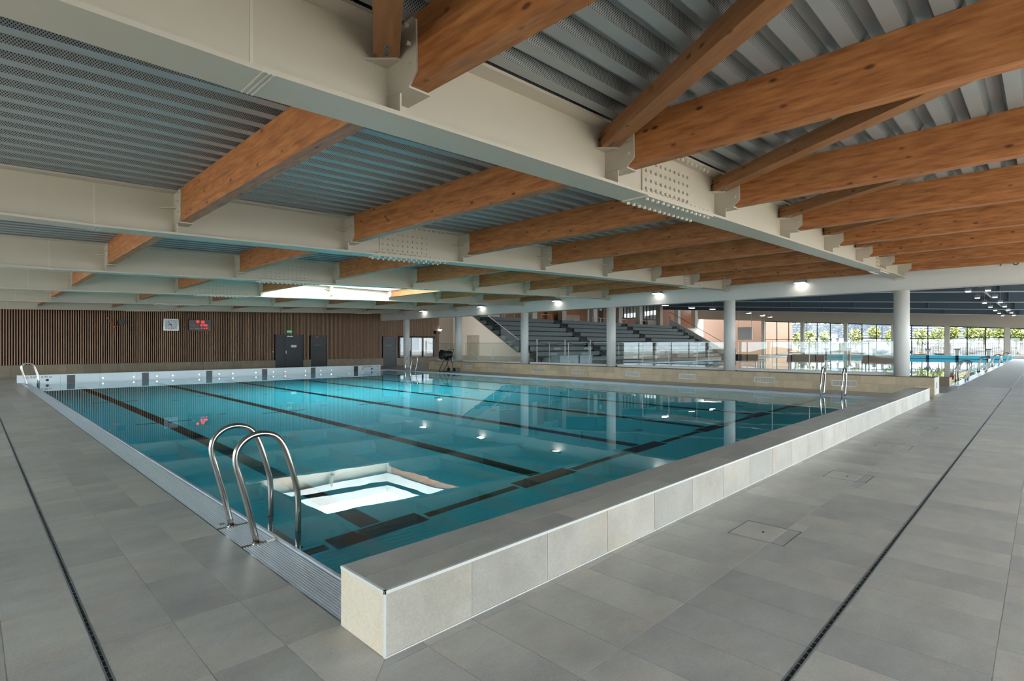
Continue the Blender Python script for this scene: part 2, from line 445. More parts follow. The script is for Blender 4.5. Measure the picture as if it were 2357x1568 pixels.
# ================================================================== POOL
pb = MB()
pb.box(PX0 - .3, PX1 + .3, PY0 - .2, PY1 + .3, PD - .2, PD)
basin = pb.build('pool_basin', 'pool_liner', None, kind='structure')
def side(nm, x0, x1, y0, y1, z1, mat='pool_side'): return MB().box(x0, x1, y0, y1, PD, z1).build(nm, mat, basin)
side('pool_side_wall', PX0 - .29, PX0 - .03, PY0 - .1, PY1 + .2, -.10); side('pool_side_wall', PX1 + .03, PX1 + .29, PY0 - .1, PY1 + .2, -.10)
side('pool_end_wall', PX0 - .2, PX1 + .2, PY0 - .12, PY0 - .0, -.02)
LX = [2.87 + 2.495 * k for k in range(6)]
for k, x in enumerate(LX):
    MB().box(x - .115, x + .115, 4.86, 25.4, PD - .01, PD + .004).build('lane_line', 'black_mark', basin)
    MB().box(x - .51, x + .51, 4.56, 4.83, PD - .01, PD + .005).build('lane_cross', 'black_mark', basin)
    for yy in (13.0, 18.2): MB().box(x - .5, x + .5, yy, yy + .09, PD - .01, PD + .003).build('lane_tick', 'black_mark', basin)
    xa = PX0 if k == 0 else LX[k - 1] + .56
    MB().box(xa, x - .56, 4.62, 4.74, PD - .01, PD + .004).build('turn_line', 'black_mark', basin)
MB().box(LX[-1] + .56, PX1, 4.62, 4.74, PD - .01, PD + .004).build('turn_line', 'black_mark', basin)
for k in range(5):
    for yy in (5.6, 9.7, 13.6, 17.6, 21.6):
        x = LX[k] + 1.28
        MB().cyl((x, yy, PD - .01), (x, yy, PD + .008), .09, 16).build('floor_inlet', 'bolt_grey', basin)
# water body


wb = MB(); wb.add([(PX0 - .03, PY0 - .01, WZ), (PX1 + .03, PY0 - .01, WZ), (PX1 + .03, PY1 + .01, WZ), (PX0 - .03, PY1 + .01, WZ)], [(0, 1, 2, 3)])
wb.build('pool_water', 'water', None, label='still turquoise water of the six-lane pool, mirroring the roof', cat='water', kind='stuff')

# end parapet ---------------------------------------------------------------
PA0, PA1, PYA, PYB, PZ = 1.335, 17.735, 2.141, 2.552, .305
par = empty('pool_parapet', (PA0, PYA, 0), label='low stone-tiled parapet wall closing the near end of the pool', cat='wall')
MB().box(PA0 + .003, PA1 - .003, PYA + .003, PYB - .003, -.3, PZ - .003).build('core', 'grout', par)
tw = .63; x = PA0 + .004; i = 0
cuts = [PA0, 1.86, 2.465]
while cuts[-1] + tw < PA1: cuts.append(cuts[-1] + tw)
cuts.append(PA1)
for a, b in zip(cuts[:-1], cuts[1:]):
    MB().box(a + .004, b - .002, PYA, PYA + .03, .004, PZ - .014).build('face_tile', 'wall_tile', par)
for row, off in ((0, .0), (1, .33)):
    t0 = [PA0] + [PA0 + off + .18 + tw * j for j in range(1, 27) if PA0 + off + .18 + tw * j < PA1] + [PA1]
    ya, yb_ = (PYA + .012, PYA + .20) if row == 0 else (PYA + .204, PYB)
    for a, b in zip(t0[:-1], t0[1:]):
        MB().box(a + .002, b - .002, ya, yb_, PZ - .02, PZ).build('top_tile', 'floor_tile', par)
MB().box(PA0, PA0 + .03, PYA + .004, PYB - .004, .004, PZ - .014).build('end_tile', 'end_tile', par)
for a, b in zip(cuts[:-1], cuts[1:]):
    MB().box(a + .002, b - .002, PYB - .03, PYB, -.28, PZ - .004).build('pool_side_tile', 'wall_tile', par)
MB().box(PA0, PA1, PYA - .001, PYA + .014, PZ - .014, PZ + .001).build('edge_trim', 'white_paint', par)
MB().box(PA0 - .001, PA0 + .014, PYA, PYB, PZ - .014, PZ + .001).build('edge_trim', 'white_paint', par)
MB().box(PA0 - .001, PA0 + .008, PYA - .001, PYA + .008, 0, PZ).build('edge_trim', 'white_paint', par)
MB().box(PA1 - .03, PA1, PYA, PYB, 0, PZ).build('end_tile', 'wall_tile', par)
MB().box(PA0, PA1, PYA - .006, PYA, 0, .006).build('base_joint', 'white_paint', par)

# white end wall with targets ------------------------------------------------
ew = empty('pool_end_panel', (1.29, PY1, 0), label='low white panelled wall at the far end of the pool with black lane targets', cat='wall')
EW1, EZ = 16.93, .285
bounds = [1.29]
while bounds[-1] + 1.25 < EW1: bounds.append(bounds[-1] + 1.25)
bounds.append(EW1)
for a, b in zip(bounds[:-1], bounds[1:]):
    MB().box(a + .002, b - .002, PY1, PY1 + .33, PD, EZ).build('white_panel', 'pool_white', ew)
for x in LX: MB().box(x - .125, x + .125, PY1 - .004, PY1 + .01, -.55, EZ - .035).build('lane_target', 'black_mark', ew)
for k, x in enumerate(LX):
    for s_ in (-.42, .42, 1.02):
        xx = x + s_
        if 3.3 < xx < 15.8: MB().cyl((xx, PY1 - .012, .085), (xx, PY1 + .01, .085), .032, 12).build('wall_fitting', 'stainless', ew)
for xx in (2.15, 16.35): MB().cyl((xx, PY1 - .012, .075), (xx, PY1 + .01, .075), .05, 14).build('wall_outlet', 'dark_frame', ew)
text_mesh('0.60 à 0.90 m', .115, 'black_mark', 'depth_marking', ew, (1.66, PY1 - .003, .165))
text_mesh('0.60 à 0.90 m', .115, 'black_mark', 'depth_marking', ew, (15.75, PY1 - .003, .165))
mb = MB()
for x0 in (1.54, 16.72):
    for j in range(2):
        mb.tube([(x0 + .045 * j, PY1 - .004, .235), (x0 + .045 * j - .02, PY1 - .004, .2), (x0 + .045 * j + .03, PY1 - .004, .17)], .007, 5)
mb.build('depth_pictogram', 'black_mark', ew)
MB().box(EW1, PX1 + .3, PY1 + .02, PY1 + .33, PD, -.06).build('pool_end_wall', 'pool_side', basin)
MB().box(EW1, PX1 + .05, PY1, PY1 + .34, -.06, .004).build('coping', 'lip_white', basin)

# gutters and gratings -------------------------------------------------------
def gutter(xo, xi, sgn, label_side, near):
    # xo outer edge at the deck, xi water edge, sgn = +1 when the water lies towards +X
    g0, g1 = xo, xo + sgn * .225
    lip = MB()
    prof = [(g1 + sgn * .004, -.10), (g1 + sgn * .004, -.006), (g1 + sgn * .02, .003), (g1 + sgn * .05, -.004), (g1 + sgn * .078, -.03), (g1 + sgn * .10, -.07), (g1 + sgn * .10, -.30), (g1 + sgn * .02, -.30)]
    if sgn < 0: prof = prof[::-1]
    lip.prism(prof, 'y', PYB - .05 if near else PYB, PY1)
    lip.build('gutter_lip', 'lip_white', None, label=f'smooth pale rounded overflow lip along the {label_side} edge of the pool', cat='pool edge')
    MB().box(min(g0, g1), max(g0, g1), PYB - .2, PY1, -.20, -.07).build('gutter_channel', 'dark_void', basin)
    MB().box(xo - .006 if sgn > 0 else xo - .0, xo if sgn > 0 else xo + .006, PYB, PY1, -.1, .001).build('gutter_edge', 'drain_metal', basin)
    segs = [PYB, 7.71, 12.78, 17.75, 22.72, PY1]
    n = 13; pitch = .225 / n
    for k in range(5):
        y0, y1 = segs[k] + .006, segs[k + 1] - .006
        e = empty('gutter_grate', ((g0 + g1) / 2, (y0 + y1) / 2, -.02), label=f'white slatted overflow grating along the {label_side} edge, {ORD[k]} panel from the parapet', cat='grating', group='overflow gratings')
        sm = None
        for j in range(n):
            xx = g0 + sgn * (pitch * (j + .5))
            if sm is None:
                mbs = MB(); mbs.box(-.0047, .0047, 0, y1 - y0, -.022, 0.0)
                oo = mbs.build('slat', 'grate_white', e); sm = oo.data; oo.location = (xx, y0, 0)
            else: place(sm, 'slat', e, (xx, y0, 0))
        mb = MB(); t = y0 + .05
        while t < y1: mb.box(min(g0, g1), max(g0, g1), t, t + .012, -.024, -.014); t += .25
        mb.build('cross_bars', 'grate_white', e, kind='stuff')
gutter(1.358, PX0, 1, 'left', True)
gutter(17.602, PX1, -1, 'right', False)
for sx_, xb in ((1, 1.352), (-1, 17.62)): pass

# ladders --------------------------------------------------------------------
RAIL = [(0, .0), (-.055, .25), (-.11, .47), (-.142, .60), (-.135, .685), (-.095, .745), (-.03, .783), (.05, .790), (.13, .762), (.185, .695), (.225, .590), (.268, .442), (.296, .330), (.301, .24), (.301, -.75)]
def smoothpath(p):
    out = [p[0]]
    for i in range(len(p) - 1):
        a, b = Vector(p[max(i - 1, 0)]), Vector(p[i]); c, d_ = Vector(p[i + 1]), Vector(p[min(i + 2, len(p) - 1)])
        for t in (1 / 3, 2 / 3, 1):
            out.append(tuple(.5 * ((2 * b) + (-a + c) * t + (2 * a - 5 * b + 4 * c - d_) * t * t + (-a + 3 * b - 3 * c + d_) * t ** 3)))
    return out
RS = smoothpath(RAIL[:13]) + RAIL[13:]
def ladder(bx, ys, sgn, label, plates=True, z0=0.0, mat='stainless'):
    e = empty('pool_ladder', (bx, sum(ys) / 2, z0), label=label, cat='pool ladder', group='stainless pool ladders')
    for yy in ys:
        mb = MB(); mb.tube([(bx + sgn * a, yy, z0 + b) for a, b in RS], .0215, 14)
        rl = mb.build('handrail', mat, e, smooth=True)
        if plates:
            MB().box(min(bx - sgn * .1, bx + sgn * .12), max(bx - sgn * .1, bx + sgn * .12), yy - .016, yy + .016, z0 - .018, z0 + .003).build('mounting_bar', 'stainless', e)
            MB().cyl((bx, yy, z0), (bx, yy, z0 + .012), .034, 14).build('collar', mat, e)
            MB().cyl((bx + sgn * .301, yy, z0 + .012), (bx + sgn * .301, yy, z0 + .016), .0225, 14).build('joint_ring', 'dark_frame', e)
    for zz in (-.28, -.53):
        MB().box(bx + sgn * .301 - .04, bx + sgn * .301 + .04, ys[0], ys[1], z0 + zz, z0 + zz + .03).build('tread', 'galv', e)
    return e
ladder(1.46, (4.03, 4.56), 1, 'polished steel ladder rails standing on the left grating, nearest the camera')
ladder(1.46, (25.5, 26.03), 1, 'small bright steel ladder rails at the far left corner of the pool')
ladder(17.5, (4.03, 4.57), -1, 'steel ladder rails on the far long side, near the end of the stone parapet')
ladder(17.5, (24.9, 25.43), -1, 'thin distant steel ladder rails in front of the third dark door')
e = empty('hose_clip', (1.55, 4.0, 0), label='small pale clip lying on the near ladder mounting bar', cat='clip')
MB().box(1.525, 1.575, 4.0, 4.024, .002, .018).build('clip_body', 'paper', e)
MB().box(1.575, 1.6, 4.003, 4.021, .002, .016).build('clip_end', 'bench_tile', e)
MB().box(1.405, 1.445, 4.66, 4.70, -.01, .002).build('grate_plug', 'galv', None, label='small dark square plug set in the left grating', cat='plug')

# ================================================================== SLATTED BACK WALL
wb_ = MB()
doors = [(12.635, 14.30, 2.04), (14.773, 15.835, 2.03), (19.853, 20.93, 2.02)]
win = (21.136, 24.22, .56, 2.02)
WX0, WX1 = XL, 24.66
xs = [WX0]
for a, b, h in doors: xs += [a, b]
xs += [win[0], win[1], WX1]
for i in range(0, len(xs) - 1):
    a, b = xs[i], xs[i + 1]
    isdoor = [h for (p, q, h) in doors if abs(p - a) < 1e-6]
    if isdoor: wb_.box(a, b, YW + .06, YW + .3, isdoor[0], 5.0)
    elif abs(a - win[0]) < 1e-6: wb_.box(a, b, YW + .06, YW + .3, 0, win[2]); wb_.box(a, b, YW + .06, YW + .3, win[3], 5.0)
    else: wb_.box(a, b, YW + .06, YW + .3, 0, 5.0)
wall_back = wb_.build('wall_back', 'dark_void', None, kind='structure')
sm = {}
x = -.62
while x < WX1 - .04:
    z0, z1 = .56, 4.6
    for a, b, h in doors:
        if a - .05 < x + .021 < b + .02: z0 = h + .01
    segs = [(z0, z1)]
    if win[0] - .05 < x + .02 < win[1] + .02: segs = [(win[3] + .05, z1)]
    for (a, b) in segs:
        key = round(b - a, 3)
        if key not in sm:
            mb = MB(); mb.box(0, .037, 0, .04, 0, key); o = mb.build('wall_slat', 'slat_wood', wall_back); sm[key] = o.data; o.location = (x, YW + .012, a)
        else: place(sm[key], 'wall_slat', wall_back, (x, YW + .012, a))
    x += .0876
# plinth tiles
x = -.6
while x < WX1:
    a, b = x, min(x + .63, WX1)
    pieces = [(a, b)]
    for p, q, h in doors:
        nxt = []
        for (c0, c1) in pieces:
            if c1 <= p or c0 >= q: nxt.append((c0, c1)); continue
            if c0 < p: nxt.append((c0, p))
            if c1 > q: nxt.append((q, c1))
        pieces = nxt
    for (c0, c1) in pieces:
        if c1 - c0 > .02: MB().box(c0 + .003, c1 - .003, YW - .006, YW + .07, .0, .55).build('plinth_tile', 'plinth_tile', wall_back)
    x += .63
# doors
def door(n, x0, x1, h, leafs, sign=None, closer=True):
    d = empty(f'door_{n}', ((x0 + x1) / 2, YW + .05, 0), kind='structure')
    fr = MB(); fr.box(x0, x0 + .05, YW, YW + .1, 0, h); fr.box(x1 - .05, x1, YW, YW + .1, 0, h); fr.box(x0, x1, YW, YW + .1, h - .05, h)
    fr.build('door_frame', 'dark_frame', d)
    MB().box(x0 + .02, x1 - .02, YW + .1, YW + .3, 0, h).build('light_leak_backing', 'dark_void', d)  # dark backing added behind the leaves to stop daylight leaking round them
    xa = x0 + .05
    for w_ in leafs:
        wd = (x1 - x0 - .1) * w_
        lf = MB().box(xa + .004, xa + wd - .004, YW + .03, YW + .07, .01, h - .05).build('door_leaf', 'dark_door', d)
        xa += wd
    return d
d1 = door(1, *doors[0], (.33, .67))
xm = doors[0][0] + .05 + (doors[0][1] - doors[0][0] - .1) * .33
MB().box(xm + .03, xm + .07, YW - .02, YW + .03, .92, 1.12).build('door_handle', 'galv', d1)
MB().box(xm + .10, xm + .45, YW - .03, YW + .03, 1.93, 1.98).build('door_closer', 'galv', d1)
MB().add([(xm + .36, YW + .026, 1.30), (xm + .68, YW + .026, 1.29), (xm + .71, YW + .026, 1.45), (xm + .36, YW + .026, 1.46), (xm + .36, YW + .03, 1.30), (xm + .68, YW + .03, 1.29), (xm + .71, YW + .03, 1.45), (xm + .36, YW + .03, 1.46)], [(0, 1, 2, 3), (7, 6, 5, 4), (0, 4, 5, 1), (1, 5, 6, 2), (2, 6, 7, 3), (3, 7, 4, 0)]).build('paper_notice', 'paper', None, label='white paper notice taped on the wide dark double door', cat='notice')
d2 = door(2, *doors[1], (1.0,))
MB().box(doors[1][1] - .25, doors[1][1] - .10, YW - .02, YW + .03, 1.0, 1.04).build('door_handle', 'black_plastic', d2)
MB().box(doors[1][0] + .33, doors[1][0] + .45, YW - .02, YW + .03, 1.92, 1.97).build('red_indicator', 'red_float', d2)
text_mesh('LOCAL MATERIEL', .062, 'led_caption', 'door_lettering', d2, (doors[1][0] + .22, YW + .027, 1.42))
d3 = door(3, *doors[2], (1.0,))
MB().box(doors[2][1] - .25, doors[2][1] - .10, YW - .02, YW + .03, 1.0, 1.04).build('door_handle', 'black_plastic', d3)
MB().box(doors[2][0] + .33, doors[2][0] + .45, YW - .02, YW + .03, 1.92, 1.97).build('red_indicator', 'red_float', d3)
text_mesh('LOCAL MATERIEL', .062, 'led_caption', 'door_lettering', d3, (doors[2][0] + .22, YW + .027, 1.42))
# window beside the third door
w = empty('window_1', ((win[0] + win[1]) / 2, YW + .05, win[2]), kind='structure')
fr = MB(); fr.box(win[0], win[1], YW - .01, YW + .12, win[2], win[2] + .06); fr.box(win[0], win[1], YW - .01, YW + .12, win[3] - .06, win[3])
for xx in (win[0], win[0] + .95, win[0] + 1.98, win[1] - .1): fr.box(xx, xx + .09, YW - .01, YW + .12, win[2], win[3])
fr.build('window_frame', 'dark_frame', w)
for a, b in ((win[0] + .09, win[0] + .95), (win[0] + 1.04, win[0] + 1.98), (win[0] + 2.07, win[1] - .1)):
    MB().box(a, b, YW + .05, YW + .06, win[2] + .06, win[3] - .06).build('window_pane', 'pane', w)
MB().box(win[0], win[1], YW + .10, YW + .12, win[2] + .06, win[2] + .50).build('frosted_band', 'plaster_white', w)
# room behind the window
rm = MB(); rm.box(win[0] - .3, win[1] + .3, YW + 2.4, YW + 2.5, 0, 3); rm.build('wall_office', 'stand_dark', None, kind='structure')
# exit sign, clock, score board, speaker ------------------------------------
e = empty('exit_sign', (13.44, YW - .02, 2.18), label='small green emergency exit sign above the dark double door', cat='exit sign')
MB().box(13.29, 13.585, YW - .05, YW + .01, 2.18, 2.305).build('sign_box', 'exit_glow', e)
mb = MB(); mb.box(13.33, 13.37, YW - .054, YW - .05, 2.2, 2.28); mb.prism([(13.42, 2.225), (13.48, 2.225), (13.48, 2.205), (13.53, 2.24), (13.48, 2.275), (13.48, 2.255), (13.42, 2.255)], 'y', YW - .054, YW - .05)
mb.build('pictogram', 'paper', e)
e = empty('break_glass_call_point', (12.5, YW, 1.05), label='tiny white call point on the slats left of the double door', cat='alarm button')
MB().box(12.47, 12.53, YW - .03, YW + .01, 1.02, 1.08).build('housing', 'paper', e); MB().cyl((12.5, YW - .036, 1.05), (12.5, YW - .03, 1.05), .02, 12).build('button', 'green_sign', e)
e = empty('wall_clock', (7.33, YW - .03, 2.2), label='square pale analogue clock hung high on the slatted wall', cat='clock')
MB().box(7.0, 7.66, YW - .05, YW + .01, 2.20, 2.785).build('case', 'stainless', e)
MB().box(7.02, 7.64, YW - .054, YW - .05, 2.22, 2.765).build('dial', 'clock_face', e)
mb = MB()
for k in range(12):
    a = 2 * PI * k / 12; cx_, cz = 7.33 + .235 * math.sin(a), 2.49 + .235 * math.cos(a); mb.box(cx_ - .012, cx_ + .012, YW - .058, YW - .054, cz - .02, cz + .02)
mb.build('hour_marks', 'black_mark', e, kind='stuff')
for (ln, ang, wd, mat) in ((.15, -100, .014, 'black_mark'), (.21, -40, .01, 'black_mark'), (.22, 170, .006, 'orange_cord')):
    a = math.radians(ang); p = (7.33, YW - .06, 2.49)
    mb = MB(); mb.tube([(p[0] - .04 * math.sin(a), p[1], p[2] - .04 * math.cos(a)), (p[0] + ln * math.sin(a), p[1], p[2] + ln * math.cos(a))], wd, 6); mb.build('clock_hand', mat, e)
e = empty('led_display', (8.66, YW - .03, 2.2), label='dark red electronic display reading 9:16 and temperatures on the slatted wall', cat='display')
MB().box(8.137, 9.185, YW - .07, YW + .01, 2.20, 2.78).build('case', 'dark_frame', e)
MB().box(8.155, 9.167, YW - .074, YW - .07, 2.215, 2.765).build('screen', 'led_panel', e)
SEG = {'0': 'abcdef', '1': 'bc', '2': 'abged', '6': 'afgcde', '9': 'abcdfg', '-': 'g'}
def digit(mb, ch, x, z, w_, h_, t):
    q = {'a': (x, x + w_, z + h_ - t, z + h_), 'g': (x, x + w_, z + h_ / 2 - t / 2, z + h_ / 2 + t / 2), 'd': (x, x + w_, z, z + t),
         'f': (x, x + t, z + h_ / 2, z + h_), 'b': (x + w_ - t, x + w_, z + h_ / 2, z + h_), 'e': (x, x + t, z, z + h_ / 2), 'c': (x + w_ - t, x + w_, z, z + h_ / 2)}
    for sg in SEG[ch]:
        a, b, c_, d_ = q[sg]; mb.box(a, b, YW - .079, YW - .074, c_, d_)
mb = MB(); digit(mb, '9', 8.49, 2.61, .085, .13, .017); digit(mb, '1', 8.66, 2.61, .085, .13, .017); digit(mb, '6', 8.78, 2.61, .085, .13, .017)
mb.box(8.60, 8.622, YW - .079, YW - .074, 2.635, 2.657); mb.box(8.60, 8.622, YW - .079, YW - .074, 2.69, 2.712); mb.build('clock_digits', 'led_red', e)
mb = MB(); digit(mb, '2', 8.69, 2.455, .06, .095, .013); digit(mb, '1', 8.75, 2.455, .06, .095, .013); digit(mb, '6', 8.865, 2.455, .06, .095, .013); mb.box(8.835, 8.85, YW - .079, YW - .074, 2.455, 2.47)
mb.cyl((8.98, YW - .079, 2.50), (8.98, YW - .074, 2.50), .033, 14); mb.build('air_temperature_digits', 'led_red', e)
mb = MB()
for xx in (8.695, 8.775, 8.87): mb.box(xx, xx + .05, YW - .079, YW - .074, 2.33, 2.35)
mb.box(8.845, 8.86, YW - .079, YW - .074, 2.29, 2.31); mb.cyl((8.98, YW - .079, 2.345), (8.98, YW - .074, 2.345), .033, 14); mb.build('water_temperature_digits', 'led_red', e)
text_mesh('T° Air', .085, 'led_caption', 'caption', e, (8.19, YW - .075, 2.46)); text_mesh('Bassin Olympique', .066, 'led_caption', 'caption', e, (8.18, YW - .075, 2.31))
e = empty('loudspeaker', (5.2, YW - .1, 2.45), label='black loudspeaker on the slatted wall left of the clock', cat='loudspeaker')
MB().box(5.08, 5.36, YW - .26, YW - .04, 2.44, 2.62).build('cabinet', 'black_plastic', e)
MB().box(5.10, 5.34, YW - .266, YW - .26, 2.455, 2.605).build('front_grille', 'dark_frame', e)
MB().box(5.19, 5.25, YW - .05, YW + .01, 2.5, 2.56).build('bracket', 'black_plastic', e)
mb = MB(); mb.tube(smoothpath([(4.62, YW - .01, 2.92), (4.72, YW - .02, 2.66), (4.86, YW - .03, 2.48), (4.95, YW - .04, 2.36), (4.99, YW - .03, 2.24), (4.94, YW - .03, 2.30), (4.98, YW - .03, 2.38), (5.06, YW - .03, 2.33), (5.15, YW - .05, 2.36), (5.2, YW - .08, 2.45)]), .014, 6)
mb.build('orange_cable', 'orange_cord', None, label='orange cable hanging loosely beside the black loudspeaker', cat='cable')

# ================================================================== CEILING
ceil = empty('ceiling', (8, 12, 3.5), kind='structure')
pitch = .265; SKX, SKY = (NX[2] + .20, NX[4] - .055), (BY[2] + .17, BY[3] - .17)
prof = [(0, 0), (.11, 0), (.145, .085), (.23, .085), (.265, 0)]
bx = [XL - .3, NX[0] - 2.465 + .07] + [n + .07 for n in NX[:-1]] + [XF + .2]
for i in range(len(bx) - 1):
    x0, x1 = bx[i], bx[i + 1]; mb = MB(); y = YR - .3
    while y < YW + .3:
        hole_ = SKX[0] - .2 < (x0 + x1) / 2 < SKX[1] and SKY[0] - .12 < y + .13 < SKY[1] + .12
        if not hole_:
            for j in range(4):
                (a, za), (b, zb) = prof[j], prof[j + 1]
                mb.add([(x0, y + a, zdeck(x0) + za), (x1, y + a, zdeck(x1) + za), (x1, y + b, zdeck(x1) + zb), (x0, y + b, zdeck(x0) + zb)], [(0, 3, 2, 1)], 1 if j in (1, 3) else 0)
        y += pitch
    mb.build('roof_deck_sheet', ['deck_metal', 'deck_perforated'], ceil)
# roof build-up that stops daylight above the deck
mb = MB()
def roofslab(x0, x1, y0, y1): mb.box(x0, x1, y0, y1, 3.60 - SL * 1.95, 3.75 - SL * 1.95, 0, SL)
roofslab(XL - .6, SKX[0], YR - .6, YW + .3); roofslab(SKX[1], XF + .5, YR - .6, YW + .3); roofslab(SKX[0], SKX[1], YR - .6, SKY[0]); roofslab(SKX[0], SKX[1], SKY[1], YW + .3)
mb.build('roof_insulation', 'stand_dark', ceil)
# rooflight
e = empty('rooflight', ((SKX[0] + SKX[1]) / 2, (SKY[0] + SKY[1]) / 2, 3.6), label='large square rooflight between the third and fourth steel beams', cat='rooflight')
zt = 4.35
for (a, b, c, d_) in ((SKX[0] - .05, SKX[0], SKY[0], SKY[1]), (SKX[1], SKX[1] + .05, SKY[0], SKY[1]), (SKX[0], SKX[1], SKY[0] - .05, SKY[0]), (SKX[0], SKX[1], SKY[1], SKY[1] + .05)):
    MB().box(a, b, c, d_, 3.60, zt).build('upstand', 'steel_white', e)
for k in range(4):
    xa = SKX[0] + (SKX[1] - SKX[0]) / 4 * k; xb = SKX[0] + (SKX[1] - SKX[0]) / 4 * (k + 1)
    MB().box(xa + .01, xb - .01, SKY[0], SKY[1], zt, zt + .02).build('rooflight_panel', 'polycarbonate', e)

# steel beams ---------------------------------------------------------------
BX0, BX1 = XL, XF
fin_cache = {}
SPL = [(4.95, 6.5), (16.2, 17.3)]
for k, yc in enumerate(BY):
    e = empty('steel_beam', (8, yc, 3.0), label=f'cream painted steel roof beam, {ORD[k]} counted from the camera', cat='beam', group='cream steel roof beams')
    web = MB()
    def zt_(x): return zdeck(x) - .005
    ks = [BX0, 1.09, BX1]
    vs = []
    for x in ks:
        for s_ in (-.007, .007): vs += [(x, yc + s_, zbeam(x) + .02), (x, yc + s_, zt_(x) - .02)]
    fs = []
    for i in range(2):
        o_ = i * 4
        fs += [(o_, o_ + 4, o_ + 5, o_ + 1), (o_ + 2, o_ + 3, o_ + 7, o_ + 6)]
    web.add(vs, fs).build('web', 'steel_cream', e)
    bf = MB()
    for (a, b) in ((BX0, 1.09), (1.09, BX1)):
        vs = [(x, yc + s_, zbeam(x) + d_) for x in (a, b) for s_ in (-.16, .16) for d_ in (0, .028)]
        bf.add(vs, [(0, 1, 3, 2), (4, 6, 7, 5), (0, 4, 5, 1), (2, 3, 7, 6), (0, 2, 6, 4), (1, 5, 7, 3)])
    bf.build('bottom_flange', 'steel_cream', e)
    tf = MB(); vs = [(x, yc + s_, zt_(x) - d_) for x in (BX0, BX1) for s_ in (-.16, .16) for d_ in (.026, .002)]
    tf.add(vs, [(0, 1, 3, 2), (4, 6, 7, 5), (0, 4, 5, 1), (2, 3, 7, 6), (0, 2, 6, 4), (1, 5, 7, 3)]); tf.build('top_flange', 'steel_cream', e)
    MB().box(1.075, 1.092, yc - .0105, yc + .0105, 2.89, 3.44).build('web_weld', 'weld', e)
    mb = MB()
    for dx in (0, .03, .055): mb.box(1.085 + dx, 1.095 + dx, yc - .16, yc + .16, zbeam(1.1) - .003, zbeam(1.1) + .001)
    mb.build('flange_weld', 'weld', e)
    for j, xn in enumerate(NX):
        dz = SL * (xn - 1.935)
        if dz not in fin_cache:
            seat = 3.052
            def half(s_):
                return [(s_ * .007, zbeam(1.935) + .028), (s_ * .158, zbeam(1.935) + .028), (s_ * .158, seat), (s_ * .26, seat), (s_ * .338, seat + .07), (s_ * .33, 3.44), (s_ * .285, 3.475), (s_ * .17, 3.455), (s_ * .007, 3.455)]
            fm = MB(); fm.prism(half(-1)[::-1], 'x', 0, .012); fm.prism(half(1), 'x', 0, .012)
            me = fm.build('tmp', 'steel_cream').data
            st = MB(); st.box(0, .165, -.26, -.01, seat - .012, seat); st.box(0, .165, .01, .26, seat - .012, seat)
            sm_ = st.build('tmp', 'steel_cream').data
            gm = MB(); gm.prism([(-.17, -.008), (-.02, -.16), (0, -.16), (0, -.008)], 'z', 3.245, 3.257); gm.prism([(-.17, .008), (0, .008), (0, .16), (-.02, .16)], 'z', 3.245, 3.257)
            gme = gm.build('tmp', 'steel_cream').data
            bm_ = MB()
            for s_ in (-1, 1):
                for (yy, zz) in ((.245, 3.43), (.265, 3.31), (.28, 3.17)): bm_.cyl((-.026, s_ * yy, zz), (.0, s_ * yy, zz), .014, 8)
            bme = bm_.build('tmp', 'steel_cream').data
            for o_ in [o_ for o_ in COL.objects if o_.name.startswith('tmp')]: bpy.data.objects.remove(o_)
            fin_cache = {'fin': me, 'seat': sm_, 'gus': gme, 'bolt': bme}
            for kk in range(8): fin_cache[SL * (NX[kk] - 1.935)] = 1
        fo = place(fin_cache['fin'], 'bracket_plate', e, (xn, yc, dz))
        place(fin_cache['bolt'], 'bracket_bolts', fo, None); fo.children[0].matrix_parent_inverse = Matrix.Identity(4)
        fo.children[0]['kind'] = 'stuff'
        place(fin_cache['seat'], 'purlin_seat', e, (xn, yc, dz)); place(fin_cache['gus'], 'gusset_plate', e, (xn, yc, dz))
    for (a, b) in SPL:
        zm = zbeam((a + b) / 2)
        def sl(x0, x1, y0, y1, z0, z1):
            vs = [(x, y, (zbeam(x) if z0 < .3 else zt_(x)) + (z if z0 < .3 else z - .6)) for x in (x0, x1) for y in (y0, y1) for z in (z0, z1)]
            return vs, [(0, 1, 3, 2), (4, 6, 7, 5), (0, 4, 5, 1), (2, 3, 7, 6), (0, 2, 6, 4), (1, 5, 7, 3)]
        m_ = MB(); m_.add(*sl(a, b, yc - .16, yc + .16, -.014, 0)); fp = m_.build('flange_plate', 'steel_cream', e)
        m_ = MB(); m_.add(*sl(a, b, yc - .15, yc - .04, .028, .042)); m_.add(*sl(a, b, yc + .04, yc + .15, .028, .042)); m_.build('flange_plate', 'steel_cream', e)
        wa, wb2 = a + .12, b - .35
        m_ = MB()
        for s_ in (-1, 1): m_.add(*sl(wa, wb2, yc + s_ * .007 if s_ > 0 else yc - .021, yc + .021 if s_ > 0 else yc - .007, .075, .50))
        wp = m_.build('web_plate', 'steel_cream', e)
        m_ = MB()
        for q in range(10):
            xx = wa + .07 + (wb2 - wa - .14) * q / 9
            for zz in (.13, .22, .32, .42):
                for s_ in (-1, 1): m_.cyl((xx, yc + s_ * .02, zbeam(xx) + zz), (xx, yc + s_ * .042, zbeam(xx) + zz), .018, 6)
        o_ = m_.build('web_bolts', 'steel_cream', wp); o_['kind'] = 'stuff'
        m_ = MB()
        for q in range(14):
            xx = a + .06 + (b - a - .12) * q / 13
            for yy in (-.115, .115):
                m_.cyl((xx, yc + yy, zbeam(xx) - .038), (xx, yc + yy, zbeam(xx) + .066), .017, 6)
                m_.cyl((xx, yc + yy, zt_(xx) - .062), (xx, yc + yy, zt_(xx) - .02), .017, 6)
        o_ = m_.build('flange_bolts', 'weld', fp); o_['kind'] = 'stuff'

